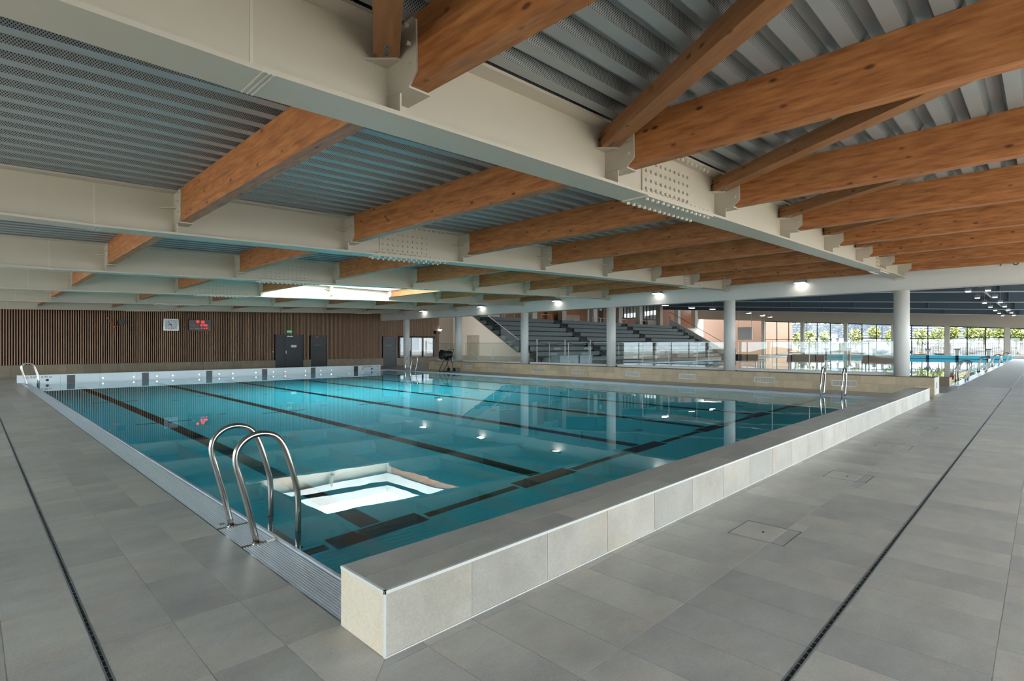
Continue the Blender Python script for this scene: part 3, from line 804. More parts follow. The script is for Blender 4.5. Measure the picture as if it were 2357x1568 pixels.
# timber purlins --------------------------------------------------------------
bays = [(YR + .1, BY[0], 'over the near deck')] + [(BY[k], BY[k + 1], f'between {ORD[k]} and {ORD[k+1]} steel beams') for k in range(5)] + [(BY[5], YW + .05, 'touching the slatted wall')]
pm = {}
for bi, (ya, yb_, wh) in enumerate(bays):
    y0 = ya + (.20 if bi > 0 else 0); y1 = yb_ - (.20 if bi < 6 else 0)
    key = round(y1 - y0, 3)
    for j, xn in enumerate(NX):
        if bi == 3 and j == 3: continue                  # trimmed for the rooflight
        dz = SL * (xn - 1.935)
        lab = f'orange-brown glulam purlin {wh}, {ORD[j]} from the left'
        if key not in pm:
            L = y1 - y0; mb = MB(); h0, h1 = 3.053, 3.486
            c0 = .085 if bi > 0 else 0; c1 = .085 if bi < 6 else 0
            poly = [(c0 * .7, h0), (L - c1 * .7, h0), (L, h0 + c1), (L, h1), (0, h1), (0, h0 + c0)]
            mb.prism(poly, 'x', .013, .145)
            o = mb.build('timber_purlin', 'glulam', None); pm[key] = o.data; o.location = (xn, y0, dz); settags(o, lab, 'timber beam', 'glulam roof purlins')
        else: place(pm[key], 'timber_purlin', None, (xn, y0, dz), label=lab, cat='timber beam', group='glulam roof purlins')
# horizontal braces of the near bay -----------------------------------------
dv = Vector((-.521, -.853, 0))
L = 2.31 / .521
for j, xn in enumerate(NX[:7]):
    dz = SL * (xn - 1.935)
    e = empty('timber_brace', (xn - .02, BY[0] - .03, 3.258 + dz), label=f'slim diagonal timber brace meeting the first steel beam, {ORD[j]} from the left', cat='brace', group='diagonal timber braces')
    mb = MB(); w2 = .08
    pts = [(-w2, .06), (-w2 + .03, .0), (w2 - .03, .0), (w2, .06), (w2, L), (-w2, L)]
    mb.prism(pts, 'z', 0, .15)
    sl_ = Matrix.Rotation(math.atan2(dv.y, dv.x) - PI / 2, 4, 'Z')
    o = mb.build('brace_body', 'brace_wood', e); o.matrix_parent_inverse = Matrix.Identity(4); o.matrix_local = sl_
    mb = MB()
    for q in range(3):
        mb.cyl((0, .13 + .045 * q, -.004), (0, .13 + .045 * q, .0), .017, 12); mb.cyl((0, .13 + .045 * q, -.014), (0, .13 + .045 * q, -.003), .009, 6)
    o = mb.build('bolt_heads', 'bolt_grey', e); o.matrix_parent_inverse = Matrix.Identity(4); o.matrix_local = sl_; o['kind'] = 'stuff'
    mb = MB(); mb.box(-w2 - .001, w2 + .001, -.001, .20, .085, .092); o = mb.build('slot', 'dark_void', e); o.matrix_parent_inverse = Matrix.Identity(4); o.matrix_local = sl_

# fascia, columns, bench, balustrade -----------------------------------------
e = empty('fascia_beam', (XF, 12, 3.1), label='long white fascia beam carried by the round columns', cat='beam')
MB().box(XF, XF + .42, -8.5, YW + .06, 3.105, 4.06).build('fascia_face', 'white_paint', e)
MB().box(XF - .02, XF + .44, -8.5, YW + .06, 3.085, 3.105).build('bottom_lip', 'white_paint', e)
for k, yc in enumerate(BY):
    MB().box(XF - .06, XF + .01, yc - .12, yc + .12, zbeam(XF) - .06, zbeam(XF) - .0).build('bearing_plate', 'steel_cream', e)
for k, yc in enumerate(BY):
    e = empty('column', (19.86, yc, 0), label=f'round white column, {ORD[k]} from the right along the glazed side', cat='column', group='round white columns')
    z0 = 0.0 if k == 5 else .5
    mb = MB(); mb.tube([(19.86, yc, z0), (19.86, yc, 3.09)], .2, 40); mb.build('shaft', 'white_paint', e, smooth=False)
    for p in e.children[0].data.polygons: p.use_smooth = len(p.vertices) == 4
# bench
BN0, BN1, BYA, BYB = 19.383, 20.33, 2.24, 26.2
be = empty('tiled_bench', (BN0, 14, 0), label='long beige tiled bench running under the white columns', cat='bench')
MB().box(BN0 + .01, BN1 - .01, BYA + .01, BYB - .01, 0, .49).build('core', 'grout_dark', be)
y = BYA; j = 0
while y < BYB - .02:
    b = min(y + .9, BYB)
    MB().box(BN0, BN0 + .03, y + .002, b - .002, .255, .497).build('front_tile', 'bench_tile', be)
    MB().box(BN0, BN0 + .03, max(BYA, y - .45) + .002, min(b - .45, BYB) - .002, .0, .251).build('front_tile', 'bench_tile', be)
    MB().box(BN0 - .002, BN1, y + .002, b - .002, .49, .5).build('top_tile', 'plinth_tile', be)
    y = b
MB().box(BN0, BN0 + .03, BYB - .45, BYB, 0, .251).build('front_tile', 'bench_tile', be)
MB().box(BN0 + .002, BN1, BYA - .004, BYA + .02, 0, .497).build('end_tile', 'wall_tile', be)
MB().box(BN0 + .4, BN0 + .43, BYA - .012, BYA, .18, .36).build('door_pull', 'dark_frame', be)
VN = [(22.99, 22.32), (20.56, 19.93), (17.75, 17.07), (15.33, 14.66), (12.49, 11.82), (10.08, 9.4), (7.24, 6.58), (4.84, 4.16)]
vm = None
for a, b in VN:
    fr = MB(); y0, y1 = b, a
    fr.box(BN0 - .012, BN0, y0, y1, .14, .16); fr.box(BN0 - .012, BN0, y0, y1, .31, .33); fr.box(BN0 - .012, BN0, y0, y0 + .02, .14, .33); fr.box(BN0 - .012, BN0, y1 - .02, y1, .14, .33)
    fo = fr.build('vent_frame', 'grille_metal', be)
    MB().box(BN0 - .002, BN0 + .001, y0 + .02, y1 - .02, .16, .31).build('vent_back', 'stand_dark', fo)
    gr = MB(); q = y0 + .035
    while q < y1 - .02: gr.box(BN0 - .008, BN0 - .002, q, q + .012, .16, .31); q += .024
    o = gr.build('vent_bars', 'grille_metal', fo); o['kind'] = 'stuff'
# balustrade
for k in range(5):
    y0, y1 = (BY[4 - k] + .2, BY[5 - k] - .2) if k > 0 else (BY[4] + .2, BYB)
    nm = ORD[4 - k]
    e = empty('glass_balustrade', (20.15, (y0 + y1) / 2, .5), label=f'clear glass balustrade with white base, {nm} bay from the right' , cat='balustrade', group='glass balustrades on the bench')
    MB().box(20.02, 20.26, y0, y1, .5, .585).build('base_rail', 'white_paint', e)
    n = max(2, round((y1 - y0) / 1.24))
    for q in range(n):
        a = y0 + (y1 - y0) * q / n; b = y0 + (y1 - y0) * (q + 1) / n
        MB().box(20.14, 20.155, a + .008, b - .008, .585, 1.545).build('glass_pane', 'balustrade_glass', e)
    for q in range(n - 1):
        yy = y0 + (y1 - y0) * (q + 1) / n
        MB().box(20.136, 20.159, yy - .008, yy + .008, .585, 1.545).build('pane_joint', 'grille_metal', e)
    MB().box(20.125, 20.17, y0, y1, 1.545, 1.562).build('handrail', 'galv', e)
# right of the last column: low kerb to the big pool
MB().box(23.9, 24.6, 2.35, 23, 0, .3).build('pool_kerb', 'plinth_tile', None, label='low brown tiled kerb at the head of the second pool', cat='kerb')
# floodlights on the fascia
for k, yc in enumerate((5.79, 11.08, 16.37, 21.7, 26.97)):
    zc = 3.54
    e = empty('floodlight', (XF, yc, zc), label=f'grey floodlight glowing under the fascia, {ORD[k]} from the right', cat='floodlight', group='floodlights on the fascia')
    MB().box(XF - .30, XF - .03, yc - .17, yc + .17, zc - .03, zc + .10).build('housing', 'galv', e)
    MB().box(XF - .28, XF - .05, yc - .15, yc + .15, zc - .045, zc - .03).build('lens', 'lamp_glow', e)
    mb = MB(); mb.tube([(XF - .17, yc - .185, zc + .03), (XF - .05, yc - .185, zc + .1), (XF, yc - .185, zc + .1)], .014, 6); mb.tube([(XF - .17, yc + .185, zc + .03), (XF - .05, yc + .185, zc + .1), (XF, yc + .185, zc + .1)], .014, 6)
    mb.build('yoke', 'galv', e)
e = empty('cable_bracket', (XF, .62, 3.66), label='small galvanised bracket with a ring on the fascia, far right', cat='bracket')
MB().box(XF - .03, XF, .50, .74, 3.62, 3.72).build('plate', 'galv', e)
mb = MB(); mb.tube([(XF - .06, .55 + .05 * math.cos(2 * PI * q / 14), 3.62 + .05 * math.sin(2 * PI * q / 14)) for q in range(15)], .012, 6); mb.build('ring', 'dark_frame', e)
mb = MB(); mb.tube([(XF - .04, .72, 3.68), (XF - .05, .82, 3.64), (XF - .02, .86, 3.58)], .012, 6); mb.build('cable_end', 'dark_frame', e)
# lamp + speaker at the end of the slatted wall
e = empty('wall_lamp', (24.75, YW - .05, 2.5), label='small bright wall lamp at the right end of the slatted wall', cat='lamp')
MB().box(24.58, 24.66, YW - .12, YW + .01, 2.42, 2.50).build('housing', 'galv', e); MB().prism([(24.56, 2.50), (24.70, 2.50), (24.80, 2.60), (24.50, 2.60)], 'y', YW - .12, YW - .02).build('glass', 'lamp_glow', e)
e = empty('loudspeaker', (24.3, YW - .1, 2.3), label='black loudspeaker beside the bright wall lamp, right end of the slats', cat='loudspeaker')
MB().box(24.12, 24.5, YW - .3, YW - .04, 2.28, 2.48).build('cabinet', 'black_plastic', e); MB().box(24.15, 24.47, YW - .306, YW - .3, 2.3, 2.46).build('front_grille', 'dark_frame', e); MB().box(24.27, 24.33, YW - .05, YW + .01, 2.34, 2.42).build('bracket', 'black_plastic', e)
# fan heater on its trolley --------------------------------------------------
fx, fy = 18.35, 23.1
e = empty('drum_fan', (fx, fy, 0), label='black industrial fan on a tubular trolley stand beside the bench end', cat='fan')
tp = MB()
for s_ in (-.2, .2):
    tp.tube([(fx - .45, fy + s_, .02), (fx - .1, fy + s_, .62), (fx + .1, fy + s_, .62), (fx + .25, fy + s_, .02), (fx - .45, fy + s_, .02)], .016, 8)
tp.tube([(fx + .1, fy - .2, .62), (fx + .25, fy - .2, 1.2), (fx + .25, fy + .2, 1.2), (fx + .1, fy + .2, .62)], .016, 8)
tp.tube([(fx - .1, fy - .2, .62), (fx - .1, fy + .2, .62)], .016, 8)
tp.build('frame', 'black_plastic', e)
mb = MB(); mb.tube([(fx - .42, fy, .92), (fx - .38, fy, .92), (fx - .2, fy, .92), (fx + .16, fy, .92), (fx + .2, fy, .92)], [.27, .27, .22, .22, .2], 24); mb.build('fan_drum', 'black_plastic', e)
mb = MB()
for r_ in (.06, .12, .18, .24):
    mb.tube([(fx - .43, fy + r_ * math.cos(2 * PI * q / 20), .92 + r_ * math.sin(2 * PI * q / 20)) for q in range(21)], .006, 5)
mb.build('guard_grille', 'dark_frame', e)
MB().box(fx - .08, fx + .12, fy - .18, fy + .18, .60, .74).build('motor_box', 'black_plastic', e); MB().box(fx + .2, fx + .27, fy - .12, fy + .06, .66, .86).build('control_panel', 'crate_grey', e)
for s_ in (-.24, .24): MB().cyl((fx + .25, fy + s_ - .02, .1), (fx + .25, fy + s_ + .02, .1), .1, 18).build('wheel', 'rubber', e)
MB().box(18.7, 18.95, 22.75, 22.95, 0, .2).build('junction_box', 'galv', None, label='small grey box on the deck next to the black fan', cat='box')

# ================================================================== GLAZED WALLS BEHIND THE CAMERA
gl = MB()
wl = empty('wall_left', (XL, 10, 0), kind='structure')
MB().box(XL - .15, XL, YR, .44, 0, 3.45).build('solid_panel', 'plaster_white', wl)
yy = .44
while yy < YW:
    MB().box(XL - .15, XL + .15, yy - .12, yy + .12, 0, 3.3).build('window_post', 'hall_column', wl)
    for q in (1.74, 3.49):
        if yy + q < YW: MB().box(XL - .04, XL + .04, yy + q - .03, yy + q + .03, 0, 3.3).build('mullion', 'dark_frame', wl)
    MB().box(XL - .01, XL + .01, yy + .12, min(yy + 5.11, YW), .08, 3.2).build('window_pane', 'pane', wl)
    yy += 5.23
MB().box(XL - .05, XL + .05, YR, YW, 0, .08).build('bottom_rail', 'dark_frame', wl); MB().box(XL - .15, XL + .15, YR, YW, 3.1, 3.45).build('head_beam', 'plaster_white', wl)
wr = empty('wall_rear', (8, YR, 0), kind='structure')
MB().box(XL, .4, YR - .15, YR, 0, 3.6).build('solid_panel', 'plaster_white', wr)
xx = .4
while xx < 24:
    MB().box(xx - .12, xx + .12, YR - .15, YR + .15, 0, 3.4).build('window_post', 'hall_column', wr)
    for q in (1.66, 3.3): MB().box(xx + q - .03, xx + q + .03, YR - .04, YR + .04, 0, 3.4).build('mullion', 'dark_frame', wr)
    MB().box(xx + .12, xx + 4.85, YR - .01, YR + .01, .08, 3.3).build('window_pane', 'pane', wr)
    xx += 4.97
MB().box(XL, 24, YR - .05, YR + .05, 0, .08).build('bottom_rail', 'dark_frame', wr); MB().box(XL, 19.6, YR - .15, YR + .15, 3.25, 3.9).build('head_beam', 'plaster_white', wr)

# ================================================================== SECOND POOL AND THE BIG HALL
HX0, HX1, HY0, HY1 = 24.6, 74.0, 2.45, 22.9
b2 = MB().box(HX0 - .3, HX1 + .4, HY0 - .3, HY1, -1.6, -1.4).build('pool_basin', 'pool_liner', None, kind='structure')
MB().box(HX0, HX1, HY0 - .25, HY0, -1.4, -.04).build('pool_side_wall', 'pool_side', b2); MB().box(HX0, HX1, HY1 - .1, HY1, -1.4, -.02).build('pool_side_wall', 'pool_side', b2)
MB().box(HX0 - .3, HX0, HY0 - .2, HY1, -1.4, 0).build('pool_end_wall', 'pool_side', b2)
MB().box(HX0, HX1, 2.141, HY0, -.3, .004).build('coping', 'lip_white', b2)
MB().add([(HX0, HY0, -.03), (HX1, HY0, -.03), (HX1, HY1, -.03), (HX0, HY1, -.03)], [(0, 1, 2, 3)]).build('pool_water', 'water', None, label='water of the second, olympic-size pool seen beyond the columns', cat='water', kind='stuff')
bpan = MB().box(HX1, HX1 + .5, HY0 - .1, HY1, -1.4, .34).build('pool_end_panel', 'pool_side', None, label='pale turquoise end wall of the second pool under the starting blocks', cat='wall')
sbm = None
for k in range(8):
    yb = 4.14 + 2.495 * k
    e = empty('starting_block', (74.25, yb, .34), label=f'starting block with black footplate at the far pool end, {ORD[k]} from the right', cat='starting block', group='starting blocks')
    MB().box(74.0, 74.6, yb - .27, yb + .27, .98, 1.06).build('foot_plate', 'black_plastic', e)
    MB().prism([(yb - .22, .98), (yb + .22, .98), (yb + .13, .74), (yb - .13, .74)], 'x', 74.1, 74.5).build('collar', 'plaster_white', e)
    MB().box(74.15, 74.45, yb - .12, yb + .12, .34, .74).build('pedestal', 'plaster_white', e)
    MB().box(73.985, 73.998, yb - .13, yb + .13, .0, .338).build('lane_target', 'black_mark', bpan)
# ladders of the second pool, along its near long side
for k, xb in enumerate((28.3, 38.5, 49.5, 61.0)):
    ee = empty('pool_ladder', (xb, 2.3, 0), label=f'curved steel ladder rails of the second pool, {ORD[k]} along the deck', cat='pool ladder', group='ladders of the second pool')
    for d_ in (0, .9):
        mb = MB(); mb.tube([(xb + d_, 2.28 + a, b) for a, b in RS], .032, 10); mb.build('handrail', 'stainless', ee, smooth=True)
# lane rope rolled along the edge
e = empty('lane_rope', (34, 2.75, 0), label='lane rope with red, yellow and green floats along the second pool', cat='lane rope')
for a, b, m_ in ((31.5, 33.2, 'red_float'), (33.2, 37.0, 'yellow_float'), (37.0, 52.0, 'green_float')):
    MB().cyl((a, 3.0, .0), (b, 3.0, .0), .07, 10).build('float_row', m_, e)

# facade ---------------------------------------------------------------------
FX = 79.5
FZ = lambda y: 3.33 + .0607 * (y - 2.9)
fa = empty('wall_far', (FX, 15, 0), kind='structure')
ys = [rat(u) * FX for u in (2318, 2180, 2056, 1946, 1848)]
sp = (ys[-1] - ys[0]) / 4
cy = [ys[0] + sp * k for k in range(-3, 6)]
for y in cy:
    MB().box(FX - .35, FX + .05, y - .22, y + .22, 0, FZ(y) + .2).build('facade_column', 'hall_column', fa)
wi = 2
for k in range(len(cy) - 1):
    a, b = cy[k] + .22, cy[k + 1] - .22
    w = empty(f'window_{wi}', (FX, (a + b) / 2, 0), kind='structure'); wi += 1
    fr = MB()
    def bar(y0, y1, z0a, z0b, z1a, z1b): fr.add([(x, y, z) for x in (FX - .05, FX + .03) for (y, z) in ((y0, z0a), (y1, z0b), (y1, z1b), (y0, z1a))], [(0, 1, 2, 3), (7, 6, 5, 4), (0, 4, 5, 1), (1, 5, 6, 2), (2, 6, 7, 3), (3, 7, 4, 0)])
    bar(a, b, 0, 0, .1, .1); bar(a, b, FZ(a) - .1, FZ(b) - .1, FZ(a), FZ(b)); bar(a, b, 2.2, 2.2, 2.28, 2.28)
    for q in range(4):
        y = a + (b - a) * q / 3; bar(y - .05, y + .05, 0, 0, FZ(y), FZ(y))
    fr.build('window_frame', 'dark_frame', w)
    for q in range(3):
        y0, y1 = a + (b - a) * q / 3 + .05, a + (b - a) * (q + 1) / 3 - .05
        MB().box(FX - .015, FX + .0, y0, y1, .1, 2.2).build('window_pane', 'pane', w)
        pm_ = MB(); pm_.prism([(y0, 2.28), (y1, 2.28), (y1, FZ(y1) - .1), (y0, FZ(y0) - .1)], 'x', FX - .015, FX); pm_.build('window_pane', 'pane', w)
lt = MB(); lt.add([(x, y, z) for x in (FX - .36, FX + .3) for (y, z) in ((-14, FZ(-14)), (46, FZ(46)), (46, FZ(46) + 1.4), (-14, FZ(-14) + 1.4))], [(0, 1, 2, 3), (7, 6, 5, 4), (0, 4, 5, 1), (1, 5, 6, 2), (2, 6, 7, 3), (3, 7, 4, 0)])
lt.build('lintel', 'plaster_beige', fa)
# roof of the big hall
ZB = lambda y: 4.14 + .060 * (y - 1.6)
def ybeam(mb, x0, x1, y0, y1, za, zb):
    mb.add([(x, y, ZB(y) + z) for x in (x0, x1) for (y, z) in ((y0, za), (y1, za), (y1, zb), (y0, zb))], [(0, 1, 2, 3), (7, 6, 5, 4), (0, 4, 5, 1), (1, 5, 6, 2), (2, 6, 7, 3), (3, 7, 4, 0)])
for k, x in enumerate((27.0, 36.9, 46.4, 56.3, 67.0)):
    e = empty('hall_roof_beam', (x, 14, 5), label=f'deep dark grey roof beam with pale lower edge over the big hall, {ORD[k]} beyond the columns', cat='beam', group='dark roof beams of the big hall')
    m_ = MB(); ybeam(m_, x - .02, x + .02, -10, 39, .03, 1.6); m_.build('web', 'hall_beam', e)
    m_ = MB(); ybeam(m_, x - .2, x + .2, -10, 39, 0, .035); m_.build('bottom_flange', 'steel_white', e)
    m_ = MB()
    for q in range(9): ybeam(m_, x - .16, x - .02, -9 + 5.3 * q, -8.96 + 5.3 * q, .03, 1.6)
    m_.build('stiffeners', 'hall_beam', e, kind='stuff')
hc = MB(); ybeam(hc, 19.9, 80.5, -12, 39.5, 1.6, 1.75); hc.build('ceiling_hall', 'hall_deck', None, kind='structure')
mb = MB(); mb.add([(x, y, z) for x in (19.95, 20.05) for (y, z) in ((-12, 3.9), (39.5, 3.9), (39.5, ZB(39.5) + 1.7), (-12, ZB(-12) + 1.7))], [(0, 1, 2, 3), (7, 6, 5, 4), (0, 4, 5, 1), (1, 5, 6, 2), (2, 6, 7, 3), (3, 7, 4, 0)])
mb.build('wall_sun_block', 'plaster_white', None, kind='structure')  # unseen wall added to keep sun out of the gap above the fascia
# luminaires of the big hall
def luminaire(x, y, z, lab, s=.28):
    e = empty('hall_luminaire', (x, y, z), label=lab, cat='luminaire', group='luminaires in the big hall')
    MB().box(x - s, x + s, y - s * .6, y + s * .6, z, z + .14).build('housing', 'galv', e); MB().box(x - s * .9, x + s * .9, y - s * .5, y + s * .5, z - .03, z).build('lens', 'lamp_glow', e)
    MB().cyl((x, y, z + .14), (x, y, ZB(y) + 1.6), .015, 6).build('hanger', 'galv', e)
for k in range(7):
    x = 35.5 + 5.2 * k
    for q, d_ in enumerate((0, .75)):
        luminaire(x, 2.0 + d_, 4.15, f'small bright floodlight on the right-hand track of the big hall, {ORD[k]} row, {("nearer", "farther")[q]} one', .19)
MB().cyl((30, 2.4, 4.45), (74, 2.4, 4.45), .05, 8).build('lighting_track', 'galv', None, label='thin lighting track hanging over the edge of the second pool', cat='track')
for k, (u, v) in enumerate(((1531, 703), (1592, 709), (1640, 712), (1723, 721), (1755, 727), (1772, 730))):
    z = 5.15; a = (u - CX) / FPX; d_ = FW + RT * a; t = (z - H) / ((Y0 - v) / FPX)
    luminaire(d_.x * t, d_.y * t, z, f'bright ceiling luminaire near the grandstand, {ORD[k]} from the left', .34)

# grandstand -----------------------------------------------------------------
SX0, SX1, SY0 = 30.6, 68.0, 29.0
aisles = [(31.6, 32.9), (41.6, 42.9), (53.8, 55.1), (65.9, 67.2)]
gs = empty('grandstand', (48, SY0, 0), label='grey stepped concrete grandstand with stair aisles behind the balustrade', cat='grandstand')
for i in range(9):
    y0, z1 = SY0 + .8 * i, .42 + .45 * i
    MB().box(SX0, SX1, y0 + .12, y0 + .95 if i < 8 else 38.0, 0 if i == 0 else z1 - .46, z1 - .06).build('row_riser', 'stand_dark', gs)  # riser colour darkened to paint in the shade under the slab overhang
    xx = SX0
    for (a, b) in aisles + [(SX1, SX1)]:
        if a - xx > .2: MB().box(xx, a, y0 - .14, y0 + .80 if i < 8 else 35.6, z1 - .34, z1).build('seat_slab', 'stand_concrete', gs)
        if b > a and i > 0:
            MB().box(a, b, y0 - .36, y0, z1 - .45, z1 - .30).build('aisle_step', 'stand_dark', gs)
        xx = b
    if i in (0, 1, 2):
        for q in range(8):
            xv = 33.6 + 4.3 * q + 1.4 * i
            if not any(a - .8 < xv < b + .8 for a, b in aisles): MB().box(xv - .45, xv + .45, y0 - .155, y0 - .14, z1 - .28, z1 - .1).build('vent_grille', 'crate_grey', gs)
# end wall of the stand with its stair glass
ewl = MB(); ewl.prism([(28.4, 0), (37.6, 0), (37.6, 5.3), (36.9, 5.05), (29.5, .85), (28.4, .85)], 'x', SX0 - .2, SX0)
we = ewl.build('wall_stand_end', 'plaster_beige', None, kind='structure')
MB().box(SX0 - .215, SX0 - .2, 28.4, 37.6, 0, .55).build('plinth', 'plinth_tile', we)
MB().box(SX0 - .21, SX0 - .19, 34.0, 35.6, 0, 2.3).build('door_recess', 'plinth_tile', we)
gp = MB(); gp.prism([(29.4, .8), (36.9, 5.05), (36.9, 6.1), (29.4, 1.85)], 'x', SX0 - .12, SX0 - .1); gp.build('stair_glass', 'clear_glass', we)
gp = MB(); gp.tube([(SX0 - .11, 29.4, 1.86), (SX0 - .11, 36.9, 6.11)], .025, 8); gp.build('stair_handrail', 'grille_metal', we)
MB().box(24.66, SX0, 37.5, 37.7, 0, 7).build('wall_lobby', 'plaster_beige', None, kind='structure')
MB().box(24.66, SX0, 37.48, 37.5, 0, .55).build('baseboard_lobby', 'plinth_tile', None, kind='structure')
mb = MB(); mb.prism([(28.4, 0), (28.4, 1.1), (29.6, 1.1), (36.8, 5.1), (36.8, 5.4), (34.5, 5.4), (28.9, 2.2), (28.4, 1.9)][:5] + [(36.8, 0)], 'x', SX1, SX1 + .2)
wr2 = mb.build('wall_stand_far', 'plaster_white', None, kind='structure')
MB().box(SX1, SX1 + .2, 27.6, 28.4, 0, 1.0).build('stair_foot', 'plaster_white', wr2)
mb = MB(); mb.tube([(SX1 + .1, 28.4, 1.3), (SX1 + .1, 36.8, 6.0)], .03, 6); mb.build('stair_handrail', 'dark_frame', wr2)
# back wall of the stand
YB = 38.0
bw = MB(); bw.box(SX0, 81, YB, YB + .2, 0, 8.2)
bwo = bw.build('wall_stand_back', 'plaster_white', None, kind='structure')
X_ = lambda u: YB / rat(u)
for (u0, u1) in ((1150, 1200), (1236, 1252), (1303, 1352), (1368, 1396), (1524, 1553), (1567, 1591)):
    MB().box(X_(u0), X_(u1), YB - .03, YB + .01, 3.95, 6.9).build('wood_panel', 'wood_panel', bwo)
MB().box(X_(1252), X_(1286), YB - .5, YB, 3.95, 6.6).build('wood_panel', 'wood_panel', bwo)
MB().box(X_(1427), X_(1510), YB - .04, YB + .01, 3.95, 4.85).build('wood_panel', 'wood_panel', bwo)
MB().box(X_(1377), X_(1388), YB - .05, YB - .03, 3.95, 6.3).build('door_leaf', 'dark_door', bwo)
MB().box(X_(1379), X_(1384.5), YB - .06, YB - .05, 5.6, 6.1).build('door_sign', 'paper', bwo)
for (u0, u1, n) in ((1427, 1464, 5), (1480, 1510, 4)):
    w = empty(f'window_{wi}', (X_(u0), YB - .02, 4.8), kind='structure'); wi += 1
    fr = MB(); a, b = X_(u0), X_(u1)
    fr.box(a, b, YB - .08, YB - .02, 4.85, 4.95); fr.box(a, b, YB - .08, YB - .02, 6.75, 6.9)
    for q in range(n + 1): x = a + (b - a) * q / n; fr.box(x - .07, x + .07, YB - .08, YB - .02, 4.85, 6.9)
    fr.build('window_frame', 'dark_frame', w)
    for q in range(n): MB().box(a + (b - a) * q / n + .07, a + (b - a) * (q + 1) / n - .07, YB - .05, YB - .04, 4.95, 6.75).build('window_pane', 'pane', w)
for k, u in enumerate((1226, 1294, 1365.5, 1423.5, 1471, 1518, 1559, 1598)):
    x = 36.6 / rat(u)
    MB().box(x - .35, x + .35, 36.3, 36.9, 3.9, 7.6).build('stand_pillar', 'hall_column' if k % 2 else 'plaster_white', None, label=f'square pale pillar behind the top row of the grandstand, {ORD[k]} from the left', cat='pillar', group='pillars behind the grandstand')
for k, u in enumerate((1147, 1170, 1258, 1330, 1373, 1391, 1433, 1484)):
    x = 35.6 / rat(u); mb = MB(); mb.tube([(x - .8, 35.6, 4.02), (x - .8, 35.6, 4.5), (x + .8, 35.6, 4.5), (x + .8, 35.6, 4.02)], .04, 6)
    mb.build('guard_rail', 'white_paint', None, label=f'short white guard hoop on the top grandstand row, {ORD[k]} from the left', cat='rail', group='guard hoops on the grandstand')
for k, u in enumerate((1312, 1505)):
    x = 37.0 / rat(u); MB().box(x - 1.6, x + 1.6, 36.9, 37.4, 4.02, 4.75).build('counter', 'plaster_beige', None, label=f'low pale counter against the wooden back wall, {("left", "right")[k]} one', cat='counter')
# flag poles, crates and gear on the far deck
pp = []
for k, u in enumerate((1236, 1300.5, 1359)):
    y = 25.5; x = y / rat(u); pp.append((x, y))
    e = empty('flag_pole', (x, y, 0), label=f'short white pole on the pool deck before the grandstand, {ORD[k]} from the left', cat='pole', group='white poles on the far deck')
    MB().cyl((x, y, 0), (x, y, 1.85), .045, 10).build('shaft', 'white_paint', e); MB().cyl((x, y, 1.35), (x, y, 1.45), .048, 10).build('red_band', 'red_float', e); MB().cyl((x, y, 0), (x, y, .04), .14, 14).build('foot', 'galv', e)
mb = MB()
for (a, b) in zip(pp[:-1], pp[1:]): mb.tube([(a[0] + (b[0] - a[0]) * t / 8, 25.5, 1.72 - .25 * (1 - (2 * t / 8 - 1) ** 2)) for t in range(9)], .02, 5)
mb.build('flag_line', 'black_plastic', None, label='dark line sagging between the short white poles', cat='rope')
for k, (u0, u1) in enumerate(((1279, 1321), (1325, 1353))):
    y = 24.6; x0, x1 = y / rat(u0), y / rat(u1)
    e = empty('equipment_crate', ((x0 + x1) / 2, y, 0), label=f'pale grey equipment chest on the deck before the grandstand, {("left", "right")[k]} one', cat='crate', group='equipment chests')
    MB().box(x0, x1, y - .4, y + .4, .02, .62).build('body', 'crate_grey', e); MB().box(x0 - .03, x1 + .03, y - .43, y + .43, .62, .70).build('lid', 'crate_grey', e)
for k, (u, sz) in enumerate(((1712, 1.5), (1862, 1.3), (2030, 1.0))):
    y = 2.0 + 0; 
    x = 22.9; y = x * rat(u)
    e = empty('lifeguard_steps' if k == 2 else 'training_bench', (x, y, 0), label=('dark platform on legs at the head of the second pool, leftmost', 'broad black platform at the head of the second pool, middle', 'black chair-like platform near the last column')[k], cat='platform')
    MB().box(x - .5, x + .3, y - sz / 2, y + sz / 2, .78, .84).build('top', 'black_plastic', e)
    MB().add([(x - .5, y - sz / 2, .8), (x - .5, y + sz / 2, .8), (x - .42, y + sz / 2, 1.06), (x - .42, y - sz / 2, 1.06), (x - .46, y - sz / 2, .8), (x - .46, y + sz / 2, .8), (x - .38, y + sz / 2, 1.06), (x - .38, y - sz / 2, 1.06)], [(0, 1, 2, 3), (7, 6, 5, 4), (0, 4, 5, 1), (1, 5, 6, 2), (2, 6, 7, 3), (3, 7, 4, 0)]).build('backrest', 'black_plastic', e)
    for a in (-.35, .2):
        for b in (-.42, .42): MB().cyl((x + a, y + b * sz, .0), (x + a, y + b * sz, .78), .03, 8).build('leg', 'galv', e)

# ================================================================== OUTSIDE
gd = MB(); gd.box(-90, XL - .3, -60, 70, -.35, -.12); gd.box(XL - .3, 80, -60, YR - .3, -.35, -.12)
gd.build('ground_terrace', 'terrace_paving', None, kind='structure')
